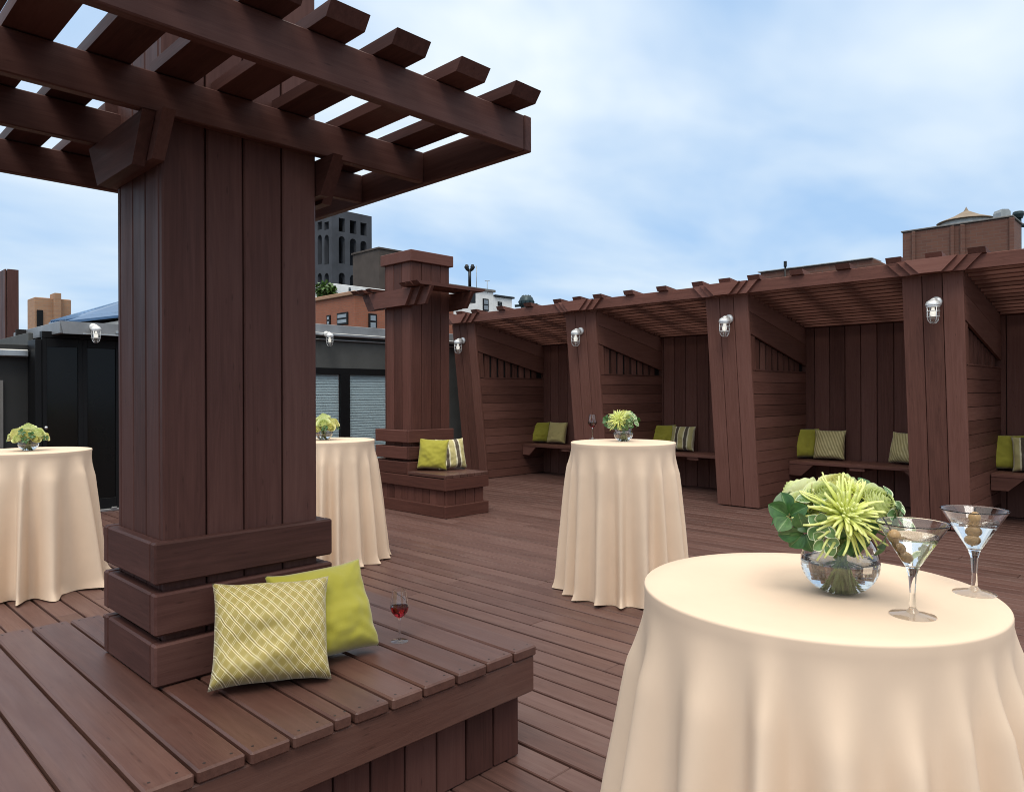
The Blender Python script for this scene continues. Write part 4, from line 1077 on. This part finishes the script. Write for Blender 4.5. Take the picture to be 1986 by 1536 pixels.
# right: brick bulkhead with piers, tank, vents, low brick parapet
o, M_, c, x1, y1, _ = bldg('brick_bulkhead', M_REDBRICK, 1963, 421, 17, 1981, 1750, 'red brown brick bulkhead with flat piers above the right-hand cabanas', 'bulkhead', None)
b = MB()
for (pa, pb_) in ((1968, 1958), (1872, 1863), (1851, 1844), (1776, 1769)):
    ya_, yb_ = ax(pa, 440, c.x).y, ax(pb_, 440, c.x).y; b.box((c.x - .06, ya_, 0), (c.x - .002, yb_, c.z - .02), 2, .01, M_)
b.build('pier', M_REDBRICK, o)
b = MB(); b.box((c.x - .03, c.y - .03, c.z + .003), (x1 + .03, y1 + .03, c.z + .04), 1, .008, M_); b.build('coping', M_GREYROOF, o)
tk = ad(1874, 438, 24); tt = empty('water_tank', (tk.x, tk.y, 0))
za = ad(1874, 401, 24).z; ze = ad(1874, 431, 24).z
b = MB(); b.lathe([(0, za), (.025, za - .06), (.07, za - .15), (.40, za - .33), (.80, ze + .03), (.86, ze), (.80, ze - .01), (0, ze)], 32); b.build('roof', M_TANK, tt)
b = MB(); b.lathe([(0, ze - .014), (.74, ze - .014), (.74, 0), (0, 0)], 32); b.build('barrel', M_LIGHTPANEL, tt)
tag(tt, 'round water tank with pointed tan roof behind the brick bulkhead', 'water tank')
p = ad(1943, 420, 19.5); b = MB(); b.prism([(-.13, -1.2), (.13, -1.2), (.13, .10), (.07, .16), (-.10, .16), (-.13, .08)], 1, -.16, .16, 0); v_ = b.build('vent_box', M_VENT); v_.location = p; v_.rotation_euler = (0, 0, vr); tag(v_, 'pale metal vent box on top of the brick bulkhead', 'vent')
p = ad(1975, 418, 19); ve = empty('vent_pipe', p, vr)
b = MB(); b.tube([(0, 0, -3), (0, 0, -.02)], .07, 12); b.tube([(-.05, 0, -.26), (.3, 0, -.26)], .055, 12); b.build('pipe', M_TEAL, ve)
b = MB(); b.lathe([(0, -.08), (.10, -.08), (.135, .02), (.125, .08), (.1, .10), (0, .11)], 16); b.build('cap', M_TEAL, ve)
tag(ve, 'dark capped vent pipe at the right edge behind the bulkhead', 'vent')
c = ax(1693, 502, 13.0); yl = ax(1475, 527, 13.0).y; yr = ax(1722, 515, 13.0)
pw = empty('brick_parapet', (13.0, c.y, 0)); M_ = T(pw)
b = MB(); b.prism([(yr.y - 1.5, 0), (yl, 0), (yl, c.z), (c.y, c.z), (yr.y, yr.z), (yr.y - 1.5, yr.z)], 0, 13.0, 13.4, 1, M_); b.build('wall', M_REDBRICK, pw)
b = MB(); b.box((12.96, c.y, c.z + .002), (13.44, yl + .04, c.z + .022), 1, .006, M_); b.build('coping', M_VENT, pw)
tag(pw, 'low brick parapet with sloping end behind the cabana roof', 'parapet')
p = ax(1523, 530, 12.9); b = MB(); b.tube([(p.x, p.y, 1.0), (p.x, p.y, ax(1523, 507, 12.9).z)], .016, 8); b.lathe([(0, 0), (.028, 0), (.028, .1), (0, .1)], 10, Matrix.Translation((p.x, p.y, ax(1523, 507, 12.9).z - .1))); tag(b.build('mast', M_BLACKMET), 'short black rod standing at the brick parapet', 'rod')

# ------------------------------------------------------------------ sky and sun
w = bpy.data.worlds.new('World'); sc.world = w; w.use_nodes = True
nt = w.node_tree; N = NB(nt); bg = nt.nodes['Background']
sky = N.n('ShaderNodeTexSky', sky_type='NISHITA'); sky.sun_disc = False
EL, AZ = math.radians(55), math.radians(232)      # azimuth clockwise from +Y
sky.sun_elevation = EL; sky.sun_rotation = AZ; sky.air_density = 1.2; sky.dust_density = 1.5
tcg = N.n('ShaderNodeTexCoord').outputs['Generated']
sp = N.n('ShaderNodeSeparateXYZ'); N.l(tcg, sp.inputs[0])
zz = N.math('MAXIMUM', sp.outputs[2], 0.0); den = N.math('ADD', zz, .22)
cb = N.n('ShaderNodeCombineXYZ'); N.l(N.math('DIVIDE', sp.outputs[0], den), cb.inputs[0]); N.l(N.math('DIVIDE', sp.outputs[1], den), cb.inputs[1])
rot = N.n('ShaderNodeMapping'); rot.inputs['Rotation'].default_value = (0, 0, .8); rot.inputs['Scale'].default_value = (.9, 1.25, 1); rot.inputs['Location'].default_value = (3.1, 1.7, 0); N.l(cb.outputs[0], rot.inputs['Vector'])
n1 = N.noise(rot.outputs[0], 1.25, 4.5, .5, .2)
n2 = N.noise(rot.outputs[0], .35, 3, .5)
cl = N.math('ADD', N.math('MULTIPLY', n1, .85), N.math('MULTIPLY', n2, .3))
mask = N.maprange(cl, .43, .70, 0, 1)
low = (3.3, 5.3, 9.0); 
base = N.mix(.86, sky.outputs[0], (4.5, 6.8, 10.0))
cloudc = N.mix(N.maprange(zz, 0, .8, 0, 1), (7.2, 8.6, 9.8), (10.8, 11.3, 11.6))
colr = N.mix(mask, base, cloudc)
zen = N.maprange(zz, .52, .95, 0, 1)
colr = N.mix(zen, colr, (24, 22.6, 20.4))
N.l(colr, bg.inputs['Color']); bg.inputs['Strength'].default_value = .1
sun = bpy.data.lights.new('sun', 'SUN'); sun.energy = 1.45; sun.angle = math.radians(25); sun.color = (1, .95, .88)
so = bpy.data.objects.new('sun', sun); COL.objects.link(so)
sd_ = Vector((math.sin(AZ) * math.cos(EL), math.cos(AZ) * math.cos(EL), math.sin(EL)))
so.rotation_euler = sd_.to_track_quat('Z', 'Y').to_euler()

# ------------------------------------------------------------------ render settings
sc.view_settings.view_transform = 'Standard'; sc.view_settings.look = 'None'; sc.view_settings.exposure = 0; sc.view_settings.gamma = 1
sc.cycles.use_denoising = True; sc.cycles.pixel_filter_type = 'BLACKMAN_HARRIS'; sc.cycles.filter_width = 1.0
sc.cycles.max_bounces = 14; sc.cycles.transmission_bounces = 14; sc.cycles.transparent_max_bounces = 12
